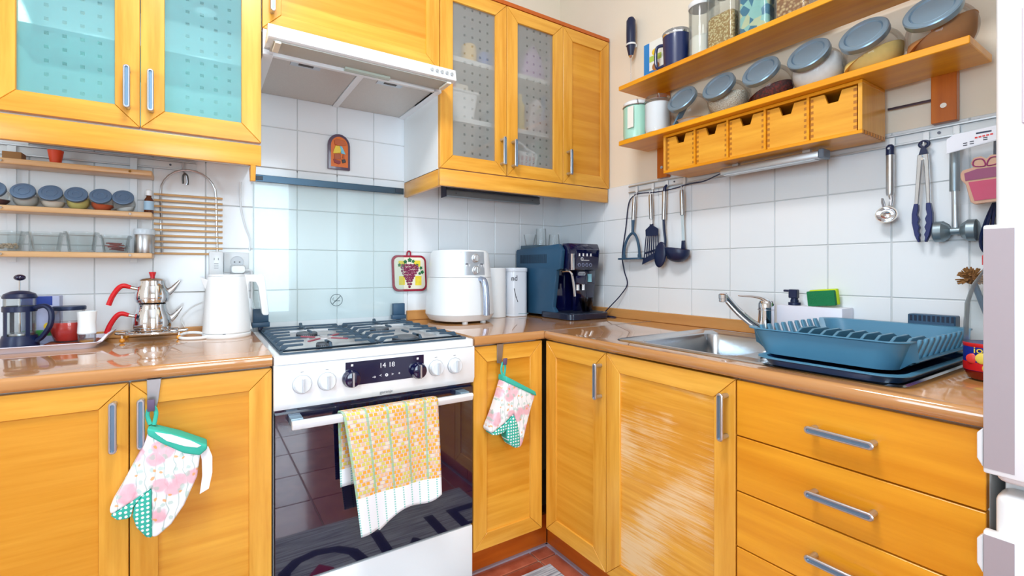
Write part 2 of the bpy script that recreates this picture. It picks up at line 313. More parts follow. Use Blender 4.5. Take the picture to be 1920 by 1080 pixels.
# ------------------------------------------------------------------ mesh builder
WLOC = {}
def wl(o): return WLOC.get(o.name, Vector((0, 0, 0))) if o else Vector((0, 0, 0))
class MB:
    def __init__(s): s.bm = bmesh.new(); s.uv = None
    def _f(s, vs, smooth=False):
        try:
            f = s.bm.faces.new(vs); f.smooth = smooth; return f
        except ValueError: return None
    def box(s, x0, x1, y0, y1, z0, z1):
        x0, x1 = min(x0, x1), max(x0, x1); y0, y1 = min(y0, y1), max(y0, y1); z0, z1 = min(z0, z1), max(z0, z1)
        v = [s.bm.verts.new(p) for p in ((x0, y0, z0), (x1, y0, z0), (x1, y1, z0), (x0, y1, z0), (x0, y0, z1), (x1, y0, z1), (x1, y1, z1), (x0, y1, z1))]
        for q in ((0, 3, 2, 1), (4, 5, 6, 7), (0, 1, 5, 4), (1, 2, 6, 5), (2, 3, 7, 6), (3, 0, 4, 7)): s._f([v[k] for k in q])
        return s
    def prism(s, pts, axis, a0, a1):
        def p3(p, a):
            return {'x': (a, p[0], p[1]), 'y': (p[0], a, p[1]), 'z': (p[0], p[1], a)}[axis]
        A = [s.bm.verts.new(p3(p, a0)) for p in pts]; B = [s.bm.verts.new(p3(p, a1)) for p in pts]
        n = len(pts); s._f(A[::-1]); s._f(B)
        for k in range(n): s._f([A[k], A[(k + 1) % n], B[(k + 1) % n], B[k]])
        return s
    def loft(s, rings, cap0=True, cap1=True, closed=True):
        L = [[s.bm.verts.new(p) for p in r] for r in rings]
        for a, b in zip(L[:-1], L[1:]):
            n = len(a)
            for k in range(n if closed else n - 1):
                s._f([a[k], a[(k + 1) % n], b[(k + 1) % n], b[k]], True)
        if cap0: s._f(L[0][::-1])
        if cap1: s._f(L[-1])
        return s
    def lathe(s, prof, c=(0, 0, 0), seg=24, M=None, cap0=True, cap1=True):
        rings = []
        for r, z in prof:
            ring = []
            for k in range(seg):
                a = 2 * math.pi * k / seg
                p = Vector((max(r, 1e-5) * math.cos(a), max(r, 1e-5) * math.sin(a), z))
                if M is not None: p = M @ p
                ring.append(p + Vector(c))
            rings.append(ring)
        return s.loft(rings, cap0, cap1)
    def cyl(s, p0, p1, r, seg=12, r1=None):
        p0, p1 = Vector(p0), Vector(p1); d = p1 - p0
        M = d.to_track_quat('Z', 'Y').to_matrix()
        return s.lathe([(r, 0), (r if r1 is None else r1, d.length)], p0, seg, M)
    def tube(s, pts, r, seg=8, closed=False, flat=None):
        pts = [Vector(p) for p in pts]; n = len(pts); rings = []
        up = None
        if isinstance(r, (list, tuple)) and len(r) != n:
            r0 = r; r = [r0[min(int(k / (n - 1) * (len(r0) - 1) + .5), len(r0) - 1)] for k in range(n)]
        for k, p in enumerate(pts):
            if closed: t = pts[(k + 1) % n] - pts[k - 1]
            else: t = pts[min(k + 1, n - 1)] - pts[max(k - 1, 0)]
            t.normalize()
            if up is None:
                up = Vector((0, 0, 1)) if abs(t.z) < 0.9 else Vector((0, 1, 0))
            side = t.cross(up)
            if side.length < 1e-6: side = t.cross(Vector((1, 0, 0)))
            side.normalize(); up = side.cross(t).normalized()
            rr = r[k] if isinstance(r, (list, tuple)) else r
            f = 1.0 if flat is None else flat
            rings.append([p + side * (rr * math.cos(a)) + up * (rr * f * math.sin(a)) for a in [2 * math.pi * j / seg for j in range(seg)]])
        if closed:
            L = [[s.bm.verts.new(p) for p in q] for q in rings]
            for k in range(n):
                a, b = L[k], L[(k + 1) % n]
                for j in range(seg): s._f([a[j], a[(j + 1) % seg], b[(j + 1) % seg], b[j]], True)
            return s
        return s.loft(rings)
    def sphere(s, c, r, seg=16, rings=10, zmin=None, zmax=None):
        if not isinstance(r, (tuple, list)): r = (r, r, r)
        Q = []
        for j in range(rings + 1):
            a = math.pi * j / rings - math.pi / 2
            z = math.sin(a) * r[2]
            if zmin is not None: z = max(z, zmin)
            if zmax is not None: z = min(z, zmax)
            rad = max(math.cos(a), 1e-4)
            Q.append([(c[0] + rad * r[0] * math.cos(2 * math.pi * k / seg), c[1] + rad * r[1] * math.sin(2 * math.pi * k / seg), c[2] + z) for k in range(seg)])
        return s.loft(Q)
    def xf(s, M):
        bmesh.ops.transform(s.bm, matrix=M, verts=s.bm.verts[:]); return s
    def mesh(s, name, mat, bevel=0.0, seg=1, sharp=35):
        bm = s.bm
        bmesh.ops.remove_doubles(bm, verts=bm.verts[:], dist=1e-6)
        bmesh.ops.recalc_face_normals(bm, faces=bm.faces[:])
        if bevel:
            es = [e for e in bm.edges if len(e.link_faces) == 2 and e.calc_face_angle(0) > R(30)]
            bmesh.ops.bevel(bm, geom=es, offset=bevel, segments=seg, affect='EDGES', clamp_overlap=True, profile=0.5)
        for f in bm.faces: f.smooth = True
        me = bpy.data.meshes.new(name); bm.to_mesh(me); bm.free()
        me.set_sharp_from_angle(angle=R(sharp))
        if mat is not None: me.materials.append(mat)
        return me
def link(name, me, parent=None, loc=None):
    o = bpy.data.objects.new(name, me); col.objects.link(o)
    if parent is not None: o.parent = parent
    return o
def build(mb, name, mat, parent=None, bevel=0.0, seg=1, sharp=35, center=False):
    """mb holds world coordinates (or local ones under a local thing)"""
    me = mb.mesh(name, mat, bevel, seg, sharp)
    if parent is None or center:
        xs = [v.co.x for v in me.vertices]; ys = [v.co.y for v in me.vertices]; zs = [v.co.z for v in me.vertices]
        org = Vector(((min(xs) + max(xs)) / 2, (min(ys) + max(ys)) / 2, min(zs) if parent is None else (min(zs) + max(zs)) / 2))
    else: org = wl(parent)
    me.transform(Matrix.Translation(-org))
    o = link(name, me, parent)
    o.location = org - wl(parent) if parent is not None else org
    WLOC[o.name] = org
    return o
def tag(o, label, cat, group=None, kind=None):
    o['label'] = label; o['category'] = cat
    if group: o['group'] = group
    if kind: o['kind'] = kind
    return o
def thing(name, label, cat, loc=(0, 0, 0), group=None, rz=0.0, local=False):
    o = bpy.data.objects.new(name, None); col.objects.link(o); o.location = loc; o.rotation_euler = (0, 0, rz); o.empty_display_size = 0.02
    WLOC[o.name] = Vector((0, 0, 0)) if local else Vector(loc)
    return tag(o, label, cat, group)
def struct(o): o['kind'] = 'structure'; return o
def put(name, me, wloc, parent, rot=None):
    """an object sharing mesh data at a world position below parent"""
    o = link(name, me, parent); o.location = Vector(wloc) - wl(parent)
    if rot: o.rotation_euler = rot
    WLOC[o.name] = Vector(wloc)
    return o
def copy_tree(o, parent=None):
    c = o.copy(); col.objects.link(c); c.parent = parent
    for ch in o.children: copy_tree(ch, c)
    return c
def text(s, size, mat, parent, pos, face='-y', name='lettering', align='CENTER', ext=0.0003, sx=1.0):
    cu = bpy.data.curves.new(name, 'FONT'); cu.body = s; cu.size = size; cu.extrude = ext; cu.align_x = align; cu.align_y = 'CENTER'; cu.resolution_u = 3
    ob = bpy.data.objects.new('tmp_lettering', cu); col.objects.link(ob)
    me = bpy.data.meshes.new_from_object(ob.evaluated_get(bpy.context.evaluated_depsgraph_get()))
    bpy.data.objects.remove(ob); bpy.data.curves.remove(cu)
    M = Matrix.Scale(sx, 4, (1, 0, 0))
    if face == '-y': M = Matrix.Rotation(R(90), 4, 'X') @ M
    elif face == '-x': M = Matrix.Rotation(R(-90), 4, 'Z') @ Matrix.Rotation(R(90), 4, 'X') @ M
    me.transform(M); me.materials.clear(); me.materials.append(mat); me.name = name
    o = link(name, me, parent); o.location = Vector(pos) - wl(parent)
    return o
def rrect(cx, cy, hx, hy, r, n=5):
    out = []
    for (sx, sy, a0) in ((1, 1, 0), (-1, 1, 90), (-1, -1, 180), (1, -1, 270)):
        for k in range(n + 1):
            a = R(a0 + 90 * k / n); out.append((cx + sx * (hx - r) + r * math.cos(a), cy + sy * (hy - r) + r * math.sin(a)))
    return out
def circle(cx, cy, r, n=24): return [(cx + r * math.cos(2 * math.pi * k / n), cy + r * math.sin(2 * math.pi * k / n)) for k in range(n)]
def smooth_path(pts, n=6, closed=False):
    P_ = [Vector(p) for p in pts]; out = []; m = len(P_)
    for k in range(m if closed else m - 1):
        if closed: a, b, c, d = P_[k - 1], P_[k], P_[(k + 1) % m], P_[(k + 2) % m]
        else: a, b, c, d = P_[max(k - 1, 0)], P_[k], P_[k + 1], P_[min(k + 2, m - 1)]
        for j in range(n):
            t = j / n
            out.append(0.5 * ((2 * b) + (c - a) * t + (2 * a - 5 * b + 4 * c - d) * t * t + (3 * b - a - 3 * c + d) * t ** 3))
    if not closed: out.append(P_[-1])
    return out

# ------------------------------------------------------------------ the room
H = 2.62
XL, YR = -3.2, -4.2
fl = struct(build(MB().box(XL, 0.1, YR, 0.1, -0.06, -0.006), 'floor', P('floor grout', (176, 150, 130), 0.9)))
wb = struct(build(MB().box(XL, 0.106, 0.006, 0.106, 0, H), 'wall_back', cream))
wr = struct(build(MB().box(0.006, 0.106, YR, 0.006, 0, H), 'wall_right', cream))
SY0, SY1, SZ0, SZ1 = -2.75, -1.35, .88, 2.12  # wall opening made up for the added side window
wleft = struct(build(MB().box(XL - 0.1, XL, YR, SY0, 0, H).box(XL - 0.1, XL, SY1, 0.106, 0, H).box(XL - 0.1, XL, SY0, SY1, 0, SZ0).box(XL - 0.1, XL, SY0, SY1, SZ1, H), 'wall_left', white_wall))
added_win = thing('added_window', 'white side window added in the unseen left wall to light the sink side', 'window', (XL - .05, (SY0 + SY1) / 2, SZ0)); added_win['kind'] = 'structure'
wf2 = MB()
for (a, b, c, d) in ((SY0, SY0 + .06, SZ0, SZ1), (SY1 - .06, SY1, SZ0, SZ1), (SY0, SY1, SZ0, SZ0 + .06), (SY0, SY1, SZ1 - .06, SZ1), (-2.08, -2.02, SZ0, SZ1)): wf2.box(XL - .09, XL - .02, a, b, c, d)
build(wf2, 'window_frame', white_pl, added_win)
for (a, b) in ((SY0 + .06, -2.08), (-2.02, SY1 - .06)): build(MB().box(XL - .06, XL - .055, a, b, SZ0 + .06, SZ1 - .06), 'pane', clear, added_win)
cl = struct(build(MB().box(XL - 0.1, 0.106, YR - 0.1, 0.106, H, H + 0.08), 'ceiling', ceil_m))
WX0, WX1, WZ0, WZ1 = -2.0, -0.62, 0.46, 2.42
rear = MB()
rear.box(XL, WX0, YR - 0.1, YR, 0, H).box(WX1, 0.106, YR - 0.1, YR, 0, H).box(WX0, WX1, YR - 0.1, YR, 0, WZ0).box(WX0, WX1, YR - 0.1, YR, WZ1, H)
struct(build(rear, 'wall_rear', white_wall))
win = thing('window_1', 'tall white window with venetian blind behind the camera', 'window', ((WX0 + WX1) / 2, YR - 0.05, WZ0)); win['kind'] = 'structure'
wf = MB(); 
for (a, b, c, d) in ((WX0, WX0 + .06, WZ0, WZ1), (WX1 - .06, WX1, WZ0, WZ1), (WX0, WX1, WZ0, WZ0 + .06), (WX0, WX1, WZ1 - .06, WZ1), (-1.33, -1.25, WZ0, WZ1)):
    wf.box(a, b, YR - .09, YR - .02, c, d)
build(wf, 'window_frame', white_pl, win)
for (a, b) in ((WX0 + .06, -1.33), (-1.25, WX1 - .06)):
    build(MB().box(a, b, YR - .06, YR - .055, WZ0 + .06, WZ1 - .06), 'pane', clear, win)
slat_me = MB().box(-.32, .32, -.014, .014, -.0008, .0008).mesh('slat', white_pl)
for k in range(26):
    put('slat', slat_me, (-1.665, YR - .005, WZ1 - .09 - k * .036), win, (R(24), 0, 0))

# wall tiles, 15 cm squares with recessed joints
tile_cache = {}
def tile(w, h):
    key = (round(w, 4), round(h, 4))
    if key not in tile_cache:
        tile_cache[key] = MB().box(-w / 2, w / 2, 0, .012, -h / 2, h / 2).mesh('tile', tile_m, .0012, 1)
    return tile_cache[key]
G = .0030
pa, x9, pb, y0b, pz, zr = .1487, -.1119, .1505, -.159, .1507, 1.1078
xe = [0.004, x9] + [x9 - pa * k for k in range(1, 15)]
ze = [.800, .957] + [zr + pz * k for k in range(0, 5)]
for j in range(len(ze) - 1):
    for i in range(len(xe) - 1):
        a, b = xe[i + 1], xe[i]
        if ze[j] > 1.40 and not (a > -1.62 and b < -.80): continue
        w, h = b - a - G, ze[j + 1] - ze[j] - G
        put('tile', tile(w, h), ((a + b) / 2, 0, (ze[j] + ze[j + 1]) / 2), wb)
ye = [0.004, y0b] + [y0b - pb * k for k in range(1, 11)]
for j in range(4):
    for i in range(len(ye) - 1):
        a, b = ye[i + 1], ye[i]
        w, h = b - a - G, ze[j + 1] - ze[j] - G
        put('tile', tile(w, h), (0, (a + b) / 2, (ze[j] + ze[j + 1]) / 2), wr, (0, 0, R(-90)))
# grout bed behind the tiles
build(MB().box(-2.20, .004, .0025, .0062, .79, 1.4088).box(-1.60, -.80, .0025, .0062, 1.4, 1.7104), 'grout_bed', grout_m, wb)
build(MB().box(.0025, .0062, -1.66, .004, .79, 1.4088), 'grout_bed', grout_m, wr)

# terracotta floor tiles
ft = {}
fx = [-.02, -.288] + [-.588 - .3 * k for k in range(0, 9)] + [XL]
fy = [-.02, -.264] + [-.564 - .3 * k for k in range(0, 13)]
for i in range(len(fx) - 1):
    for j in range(len(fy) - 1):
        w, d = fx[i] - fx[i + 1] - .006, fy[j] - fy[j + 1] - .006
        if w < .05 or (fx[i + 1] > -.5) or (fy[j + 1] > -.5): continue
        key = (round(w, 3), round(d, 3))
        if key not in ft: ft[key] = MB().box(-w / 2, w / 2, -d / 2, d / 2, -.012, 0).mesh('tile', terra, .002, 1)
        put('tile', ft[key], ((fx[i] + fx[i + 1]) / 2, (fy[j] + fy[j + 1]) / 2, 0), fl)

# ------------------------------------------------------------------ cabinets
HW = .0085
def handle_mesh(L):
    """bow handle standing off a face at y = 0 towards -y, bar upright, with a grooved front"""
    h = L / 2
    m = MB()
    ring = lambda hw, hl, y: [(p[0], y, p[1]) for p in rrect(0, 0, hw, hl, min(hw, hl) * .98, 6)]
    m.loft([ring(.0055, h, -.022), ring(.0075, h + .0015, -.026), ring(.0075, h + .0015, -.029), ring(.006, h, -.031), ring(.0038, h - .003, -.031), ring(.0032, h - .0035, -.0275)])
    m.bm.faces.ensure_lookup_table(); m.bm.faces[-1].material_index = 1
    for s in (-1, 1): m.cyl((0, 0.0, s * (h - .007)), (0, -.025, s * (h - .007)), .0058, 10)
    me = m.mesh('handle', steel_dark); me.materials.append(groove_m)
    return me
HM = handle_mesh(.108)
def handle(parent, wloc, face='y', horizontal=False):
    rot = [0, R(90) if horizontal else 0, 0]
    if face == 'x':
        rot = [0, 0, R(-90)] if not horizontal else [R(90), 0, R(-90)]
    e = Matrix.Rotation(R(-90) if face == 'x' else 0, 4, 'Z') @ Matrix.Rotation(R(90) if horizontal else 0, 4, 'Y')
    o = put('handle', HM, wloc, parent, e.to_euler())
    o['label'] = 'satin metal bow handle with grooved front'
    return o
FWD = .052   # frame member width
def framed_door(cab, a0, a1, z0, z1, f, face, panel_mat, handle_at=None, glass=None, recess=.006, thick=.02):
    """door whose front lies on plane f; along x (face 'y') or along y (face 'x', a0 nearer the corner)"""
    T = thick
    lo, hi = min(a0, a1) + .0012, max(a0, a1) - .0012
    z0 += .0012; z1 -= .0012
    def quadm(pts, name, mat):
        # small inward gap makes the mitre line
        m = MB(); m.prism(pts, 'y' if face == 'y' else 'x', f, f + T)
        return m, name, mat
    i0, i1, k0, k1 = lo + FWD, hi - FWD, z0 + FWD, z1 - FWD
    g = .0006
    if glass is None:
        pm = MB()
        if face == 'y': pm.box(i0 - .004, i1 + .004, f + recess, f + T - .002, k0 - .004, k1 + .004)
        else: pm.box(f + recess, f + T - .002, i0 - .004, i1 + .004, k0 - .004, k1 + .004)
        door = build(pm, 'door', panel_mat, cab, center=True)
    else:
        pm = MB().box(i0 - .004, i1 + .004, f + .008, f + .012, k0 - .004, k1 + .004)
        door = build(pm, 'door', glass, cab, center=True)
    for pts, name in ((((lo, z0 + g), (i0, k0 + g), (i0, k1 - g), (lo, z1 - g)), 'stile'), (((hi, z0 + g), (hi, z1 - g), (i1, k1 - g), (i1, k0 + g)), 'stile'),
                      (((lo + g, z0), (hi - g, z0), (i1 - g, k0), (i0 + g, k0)), 'rail'), (((lo + g, z1), (i0 + g, k1), (i1 - g, k1), (hi - g, z1)), 'rail')):
        m = MB(); m.prism(pts, 'y' if face == 'y' else 'x', f, f + T)
        mat = wood_z if name == 'stile' else (wood_x if face == 'y' else wood_y)
        build(m, name, mat, door, .0010, 1)
    if handle_at:
        a, z = handle_at
        if face == 'y': handle(door, (a, f, z), 'y')
        else: handle(door, (f, a, z), 'x')
    return door
def carcass(cab, x0, x1, y0, y1, z0, z1, open_face, top=True, mat=white_board, t=.016):
    """white board box: sides, bottom, back, optional top; open towards -y or -x"""
    if open_face == 'y':
        build(MB().box(x0, x0 + t, y0, y1, z0, z1), 'side_panel', mat, cab); build(MB().box(x1 - t, x1, y0, y1, z0, z1), 'side_panel', mat, cab)
        build(MB().box(x0 + t, x1 - t, y0, y1, z0, z0 + t), 'bottom_panel', mat, cab); build(MB().box(x0 + t, x1 - t, y1 - .008, y1, z0 + t, z1 - t), 'back_panel', mat, cab)
        if top: build(MB().box(x0 + t, x1 - t, y0, y1, z1 - t, z1), 'top_panel', mat, cab)
    else:
        build(MB().box(x0, x1, y0, y0 + t, z0, z1), 'side_panel', mat, cab); build(MB().box(x0, x1, y1 - t, y1, z0, z1), 'side_panel', mat, cab)
        build(MB().box(x0, x1, y0 + t, y1 - t, z0, z0 + t), 'bottom_panel', mat, cab); build(MB().box(x1 - .008, x1, y0 + t, y1 - t, z0 + t, z1 - t), 'back_panel', mat, cab)
        if top: build(MB().box(x0, x1, y0 + t, y1 - t, z1 - t, z1), 'top_panel', mat, cab)

ZB0, ZB1, FA, FB = .115, .783, -.570, -.570
# base cabinet beside the stove with two panelled doors
c = thing('base_cabinet', 'wide two-door wooden base cabinet under the tray and teapot', 'cabinet', (-1.75, -.29, .0))
carcass(c, -2.045, -1.462, -.548, -.012, ZB0, .786, 'y')
framed_door(c, -2.043, -1.751, ZB0, ZB1, FA, 'y', panel_x, (-1.777, .693))
framed_door(c, -1.751, -1.459, ZB0, ZB1, FA, 'y', panel_x, (-1.728, .693))
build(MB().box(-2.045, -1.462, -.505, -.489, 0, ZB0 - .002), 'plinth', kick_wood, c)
# narrow one to the right of the stove
c = thing('base_cabinet', 'narrow wooden base cabinet between stove and inner corner, oven mitt on its door', 'cabinet', (-.72, -.29, .0))
carcass(c, -.862, -.592, -.548, -.012, ZB0, .786, 'y')
framed_door(c, -.864, -.579, ZB0, ZB1, FA, 'y', panel_x)
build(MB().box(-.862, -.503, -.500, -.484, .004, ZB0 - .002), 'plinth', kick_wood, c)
# corner door
c = thing('base_cabinet', 'corner wooden base cabinet left of the sink with a slim door', 'cabinet', (-.28, -.7, .0))
carcass(c, -.548, -.012, -.860, -.592, ZB0, .786, 'x')
framed_door(c, -.579, -.862, ZB0, ZB1, FB, 'x', panel_y, (-.842, .694))
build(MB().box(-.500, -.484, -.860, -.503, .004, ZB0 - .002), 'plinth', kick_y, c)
# sink cabinet with rubbed panel
c = thing('base_cabinet', 'wooden sink cabinet with a scuffed, faded door panel', 'cabinet', (-.28, -1.06, .0))
carcass(c, -.548, -.012, -1.256, -.864, ZB0, .786, 'x', top=False)
framed_door(c, -.862, -1.258, ZB0, ZB1, FB, 'x', worn_y, (-1.236, .694))
build(MB().box(-.500, -.484, -1.256, -.864, .004, ZB0 - .002), 'plinth', kick_y, c)
# drawers
c = thing('drawer_cabinet', 'wooden base cabinet with stacked plain drawers next to the fridge', 'cabinet', (-.28, -1.45, .0))
carcass(c, -.548, -.012, -1.652, -1.260, ZB0, .786, 'x')
drawer_w = wood('alder drawer front', (212, 132, 18), (242, 170, 44), (20, 1.8, 26), bands=.25)
for z0, z1 in ((.655, .783), (.529, .655), (.402, .529), (.115, .402)):
    d = build(MB().box(FB, FB + .02, -1.652, -1.260, z0 + .0015, z1 - .0015), 'drawer', drawer_w, c, .0012, 1, center=True)
    handle(d, (FB, -1.465, (z0 + z1) / 2 if z1 - z0 < .2 else z1 - .064), 'x', True)
build(MB().box(-.500, -.484, -1.652, -1.260, .004, ZB0 - .002), 'plinth', kick_y, c)
struct(build(MB().box(-.866, -.503, -.510, -.5005, -.006, .006).box(-.512, -.5005, -1.655, -.503, -.006, .006), 'trim_1', P('grey sealing strip', (168, 156, 168), .5)))

# wall cabinets ----------------------------------------------------------------
FU = -.345
def fascia(cab, x0, x1, left_return):
    m = build(MB().box(x0, x1, FU, FU + .018, 1.341, 1.402), 'pelmet', wood_x, cab, .002, 2)
    if left_return: build(MB().box(x0, x0 + .016, FU + .018, -.001, 1.341, 1.402), 'pelmet', wood_y, cab, .002, 2)
cabL = c = thing('wall_cabinet', 'wall cabinet with two teal-tinted frosted glass doors above the spice shelves', 'cabinet', (-1.75, -.17, 1.341))
carcass(c, -2.045, -1.461, -.323, -.001, 1.404, 2.10, 'y')
framed_door(c, -2.043, -1.751, 1.408, 2.082, FU, 'y', None, (-1.777, 1.504), frost_l)
framed_door(c, -1.751, -1.460, 1.408, 2.082, FU, 'y', None, (-1.727, 1.504), frost_l)
for z in (1.637, 1.86): build(MB().box(-2.028, -1.478, -.30, -.012, z, z + .006), 'glass_shelf', edge_glass, c)
fascia(c, -2.045, -1.461, False)
for xx in (-1.90, -1.60):
    pk = build(MB().lathe([(.03, 1.850), (.03, 1.8598)], (xx, -.15, 0), 20), 'cabinet_lamp', alu, c)
    ld_ = bpy.data.lights.new('cabinet_lamp_light', 'SPOT'); ld_.energy = 14; ld_.color = (.86, .97, 1); ld_.spot_size = R(120); ld_.shadow_soft_size = .02
    lo_ = bpy.data.objects.new('cabinet_lamp_light', ld_); col.objects.link(lo_); lo_.location = (xx, -.15, 1.846)
build(MB().prism([(-.345, 1.341), (-.285, 1.341), (-.315, 1.297), (-.333, 1.297)], 'x', -1.489, -1.475), 'bracket', wood_z, c, .001)
# cabinet over the hood
c = thing('wall_cabinet', 'wooden wall cabinet with panelled door directly above the cooker hood', 'cabinet', (-1.16, -.17, 1.75))
carcass(c, -1.458, -.874, -.323, -.001, 1.752, 2.10, 'y')
framed_door(c, -1.459, -.872, 1.752, 2.082, FU, 'y', panel_x, (-1.432, 1.853))
# right wall cabinet, three doors
c = thing('wall_cabinet', 'three-door wall cabinet with two frosted glass doors in the corner', 'cabinet', (-.44, -.17, 1.341))
carcass(c, -.871, -.004, -.323, -.001, 1.404, 2.084, 'y')
build(MB().box(-.290, -.274, -.323, -.012, 1.42, 2.068), 'divider', white_board, c)
framed_door(c, -.871, -.576, 1.404, 2.082, FU, 'y', None, (-.603, 1.496), frost_r)
framed_door(c, -.576, -.282, 1.404, 2.082, FU, 'y', None, (-.549, 1.494), frost_r)
framed_door(c, -.282, -.003, 1.404, 2.082, FU, 'y', panel_x, (-.258, 1.494))
for z in (1.602, 1.832): build(MB().box(-.855, -.290, -.30, -.012, z, z + .018), 'shelf', white_board, c)
fascia(c, -.871, -.012, True)
build(MB().box(-.875, -.002, FU, -.001, 2.084, 2.100), 'cornice', kick_wood, c, .001)

# things behind the frosted glass
def bx(name, label, cat, x0, x1, y0, y1, z0, z1, c_, bev=.004, rough=.5, group=None):
    return tag(build(MB().box(x0, x1, y0, y1, z0, z1), name, P(name + str(c_), c_, rough), None, bev, 2), label, cat, group)
b = thing('storage_bin', 'white plastic bin on the lower shelf behind the frosted glass', 'bin', (-.735, -.17, 1.62))
rr = lambda hx, hy, z: [(p[0], p[1], z) for p in rrect(-.735, -.17, hx, hy, .02)]
build(MB().loft([rr(.062, .09, 1.6205), rr(.076, .104, 1.735), rr(.072, .10, 1.735), rr(.058, .086, 1.625)]), 'tub', white_pl, b)
build(MB().loft([rr(.076, .104, 1.728), rr(.081, .108, 1.732), rr(.081, .108, 1.738), rr(.072, .1, 1.738)], False, False), 'rim', white_pl, b)
bx('packet', 'pink and red packet sticking out of the white bin', 'packet', -.792, -.752, -.24, -.20, 1.63, 1.775, (232, 120, 136))
bx('packet', 'cream paper packet sticking out of the white bin', 'packet', -.745, -.685, -.23, -.19, 1.63, 1.78, (238, 226, 204))
bx('carton', 'blue carton on the top shelf behind the frosted glass', 'carton', -.64, -.585, -.26, -.18, 1.8505, 1.92, (70, 120, 210))
bx('carton', 'small blue box at the frame, top shelf behind glass', 'carton', -.83, -.76, -.22, -.16, 1.8505, 1.90, (90, 140, 210))
o = build(MB().lathe([(.03, 1.8505), (.033, 1.86), (.033, 1.93), (.028, 1.94)], (-.685, -.23, 0), 20), 'tub', P('yellow tub', (242, 196, 84), .5)); o.name = 'food_tub'
tag(o, 'round yellow food tub next to the blue carton behind glass', 'tub')
o = build(MB().loft([[(p[0], p[1], z) for p in rrect(-.36, -.2, a, .05, .02)] for z, a in ((1.8505, .06), (1.90, .065), (1.97, .045), (2.02, .012))]), 'bag', P('lilac foil bag', (206, 170, 224), .35, bump=.5, bscale=40)); o.name = 'snack_bag'
tag(o, 'lilac foil bag standing behind the frosted glass door', 'bag')
bx('carton', 'light blue carton on the lower shelf behind frosted glass', 'carton', -.52, -.462, -.25, -.17, 1.6205, 1.73, (140, 206, 226))
o = build(MB().lathe([(.022, 1.6205), (.024, 1.63), (.024, 1.74), (.012, 1.765), (.012, 1.79)], (-.435, -.235, 0), 20), 'bottle', P('yellow bottle', (246, 206, 20), .4)); o.name = 'sauce_bottle'
tag(o, 'bright yellow bottle behind the frosted glass door', 'bottle')
o = build(MB().loft([[(p[0], p[1], z) for p in rrect(-.35, -.22, a, .045, .02)] for z, a in ((1.6205, .05), (1.68, .055), (1.75, .04), (1.78, .01))]), 'bag', P('pale spotted bag', (226, 206, 206), .4, noise=.4, nscale=40)); o.name = 'snack_bag'
tag(o, 'pale spotted bag next to the yellow bottle behind glass', 'bag')
b = thing('handled_basket', 'white plastic basket with handle at the bottom of the glass cabinet', 'basket', (-.445, -.2, 1.4205))
rr = lambda hx, hy, z: [(p[0], p[1], z) for p in rrect(-.445, -.2, hx, hy, .015)]
build(MB().loft([rr(.066, .08, 1.4205), rr(.078, .09, 1.53), rr(.074, .086, 1.53), rr(.062, .076, 1.425)]), 'basket_body', white_pl, b)
build(MB().tube(smooth_path([(-.52, -.28, 1.528), (-.515, -.28, 1.56), (-.46, -.28, 1.565), (-.43, -.28, 1.545), (-.38, -.28, 1.53)], 5), .006, 8), 'basket_handle', white_pl, b)
for j in range(3):
    for k in range(6):
        build(MB().box(-.503 + k * .02, -.493 + k * .02, -.2895 + .002 * (2 - j), -.284, 1.445 + j * .025, 1.463 + j * .025), 'slot', P('slot shade', (196, 130, 140), .6), b)

# ------------------------------------------------------------------ cooker hood
h = thing('cooker_hood', 'slim white cooker hood with pulled-out visor above the stove', 'cooker hood', (-1.16, -.2, 1.673))
body = MB().box(-1.457, -.868, -.352, -.001, 1.69, 1.748)
build(body, 'hood_body', white_pl, h)
fr = MB()
for (a, b, c_, d) in ((-1.457, -1.429, -.352, -.001), (-.896, -.868, -.352, -.001), (-1.429, -.896, -.352, -.338), (-1.172, -1.150, -.338, -.001)):
    fr.box(a, b, c_, d, 1.673, 1.690)
build(fr, 'underside_frame', white_pl, h, .0015)
for a, b in ((-1.428, -1.173), (-1.149, -.897)):
    f = build(MB().box(a, b, -.337, -.003, 1.678, 1.689), 'filter', filter_m, h)
    mx = (a + b) / 2 - .03
    build(MB().box(mx - .045, mx + .045, -.336, -.305, 1.6765, 1.678), 'catch_plate', alu, f)
    build(MB().box(mx - .022, mx + .022, -.333, -.318, 1.675, 1.6768), 'catch', P('catch dark', (70, 64, 60), .5), f)
build(MB().prism([(-.440, 1.722), (-.455, 1.718), (-.462, 1.680), (-.450, 1.678), (-.352, 1.69), (-.352, 1.70)], 'x', -1.455, -.866), 'visor_front', enamel, h, .0015, 2)
build(MB().prism([(-.448, 1.6775), (-.448, 1.6745), (-.352, 1.684), (-.352, 1.687)], 'x', -1.44, -.88), 'visor_glass', visor_m, h)
for xx in (-1.437, -.898):
    build(MB().box(xx, xx + .016, -.455, -.39, 1.6675, 1.6745), 'visor_clip', cream_pl, h, .001)
build(MB().box(-1.22, -1.07, -.372, -.352, 1.675, 1.682), 'visor_grip', P('pale green grip', (196, 212, 200), .35), h)
for k in range(5):
    build(MB().cyl((-.958 + k * .0185, -.458, 1.700), (-.958 + k * .0185, -.465, 1.699), .0052, 12), 'button', alu, h)

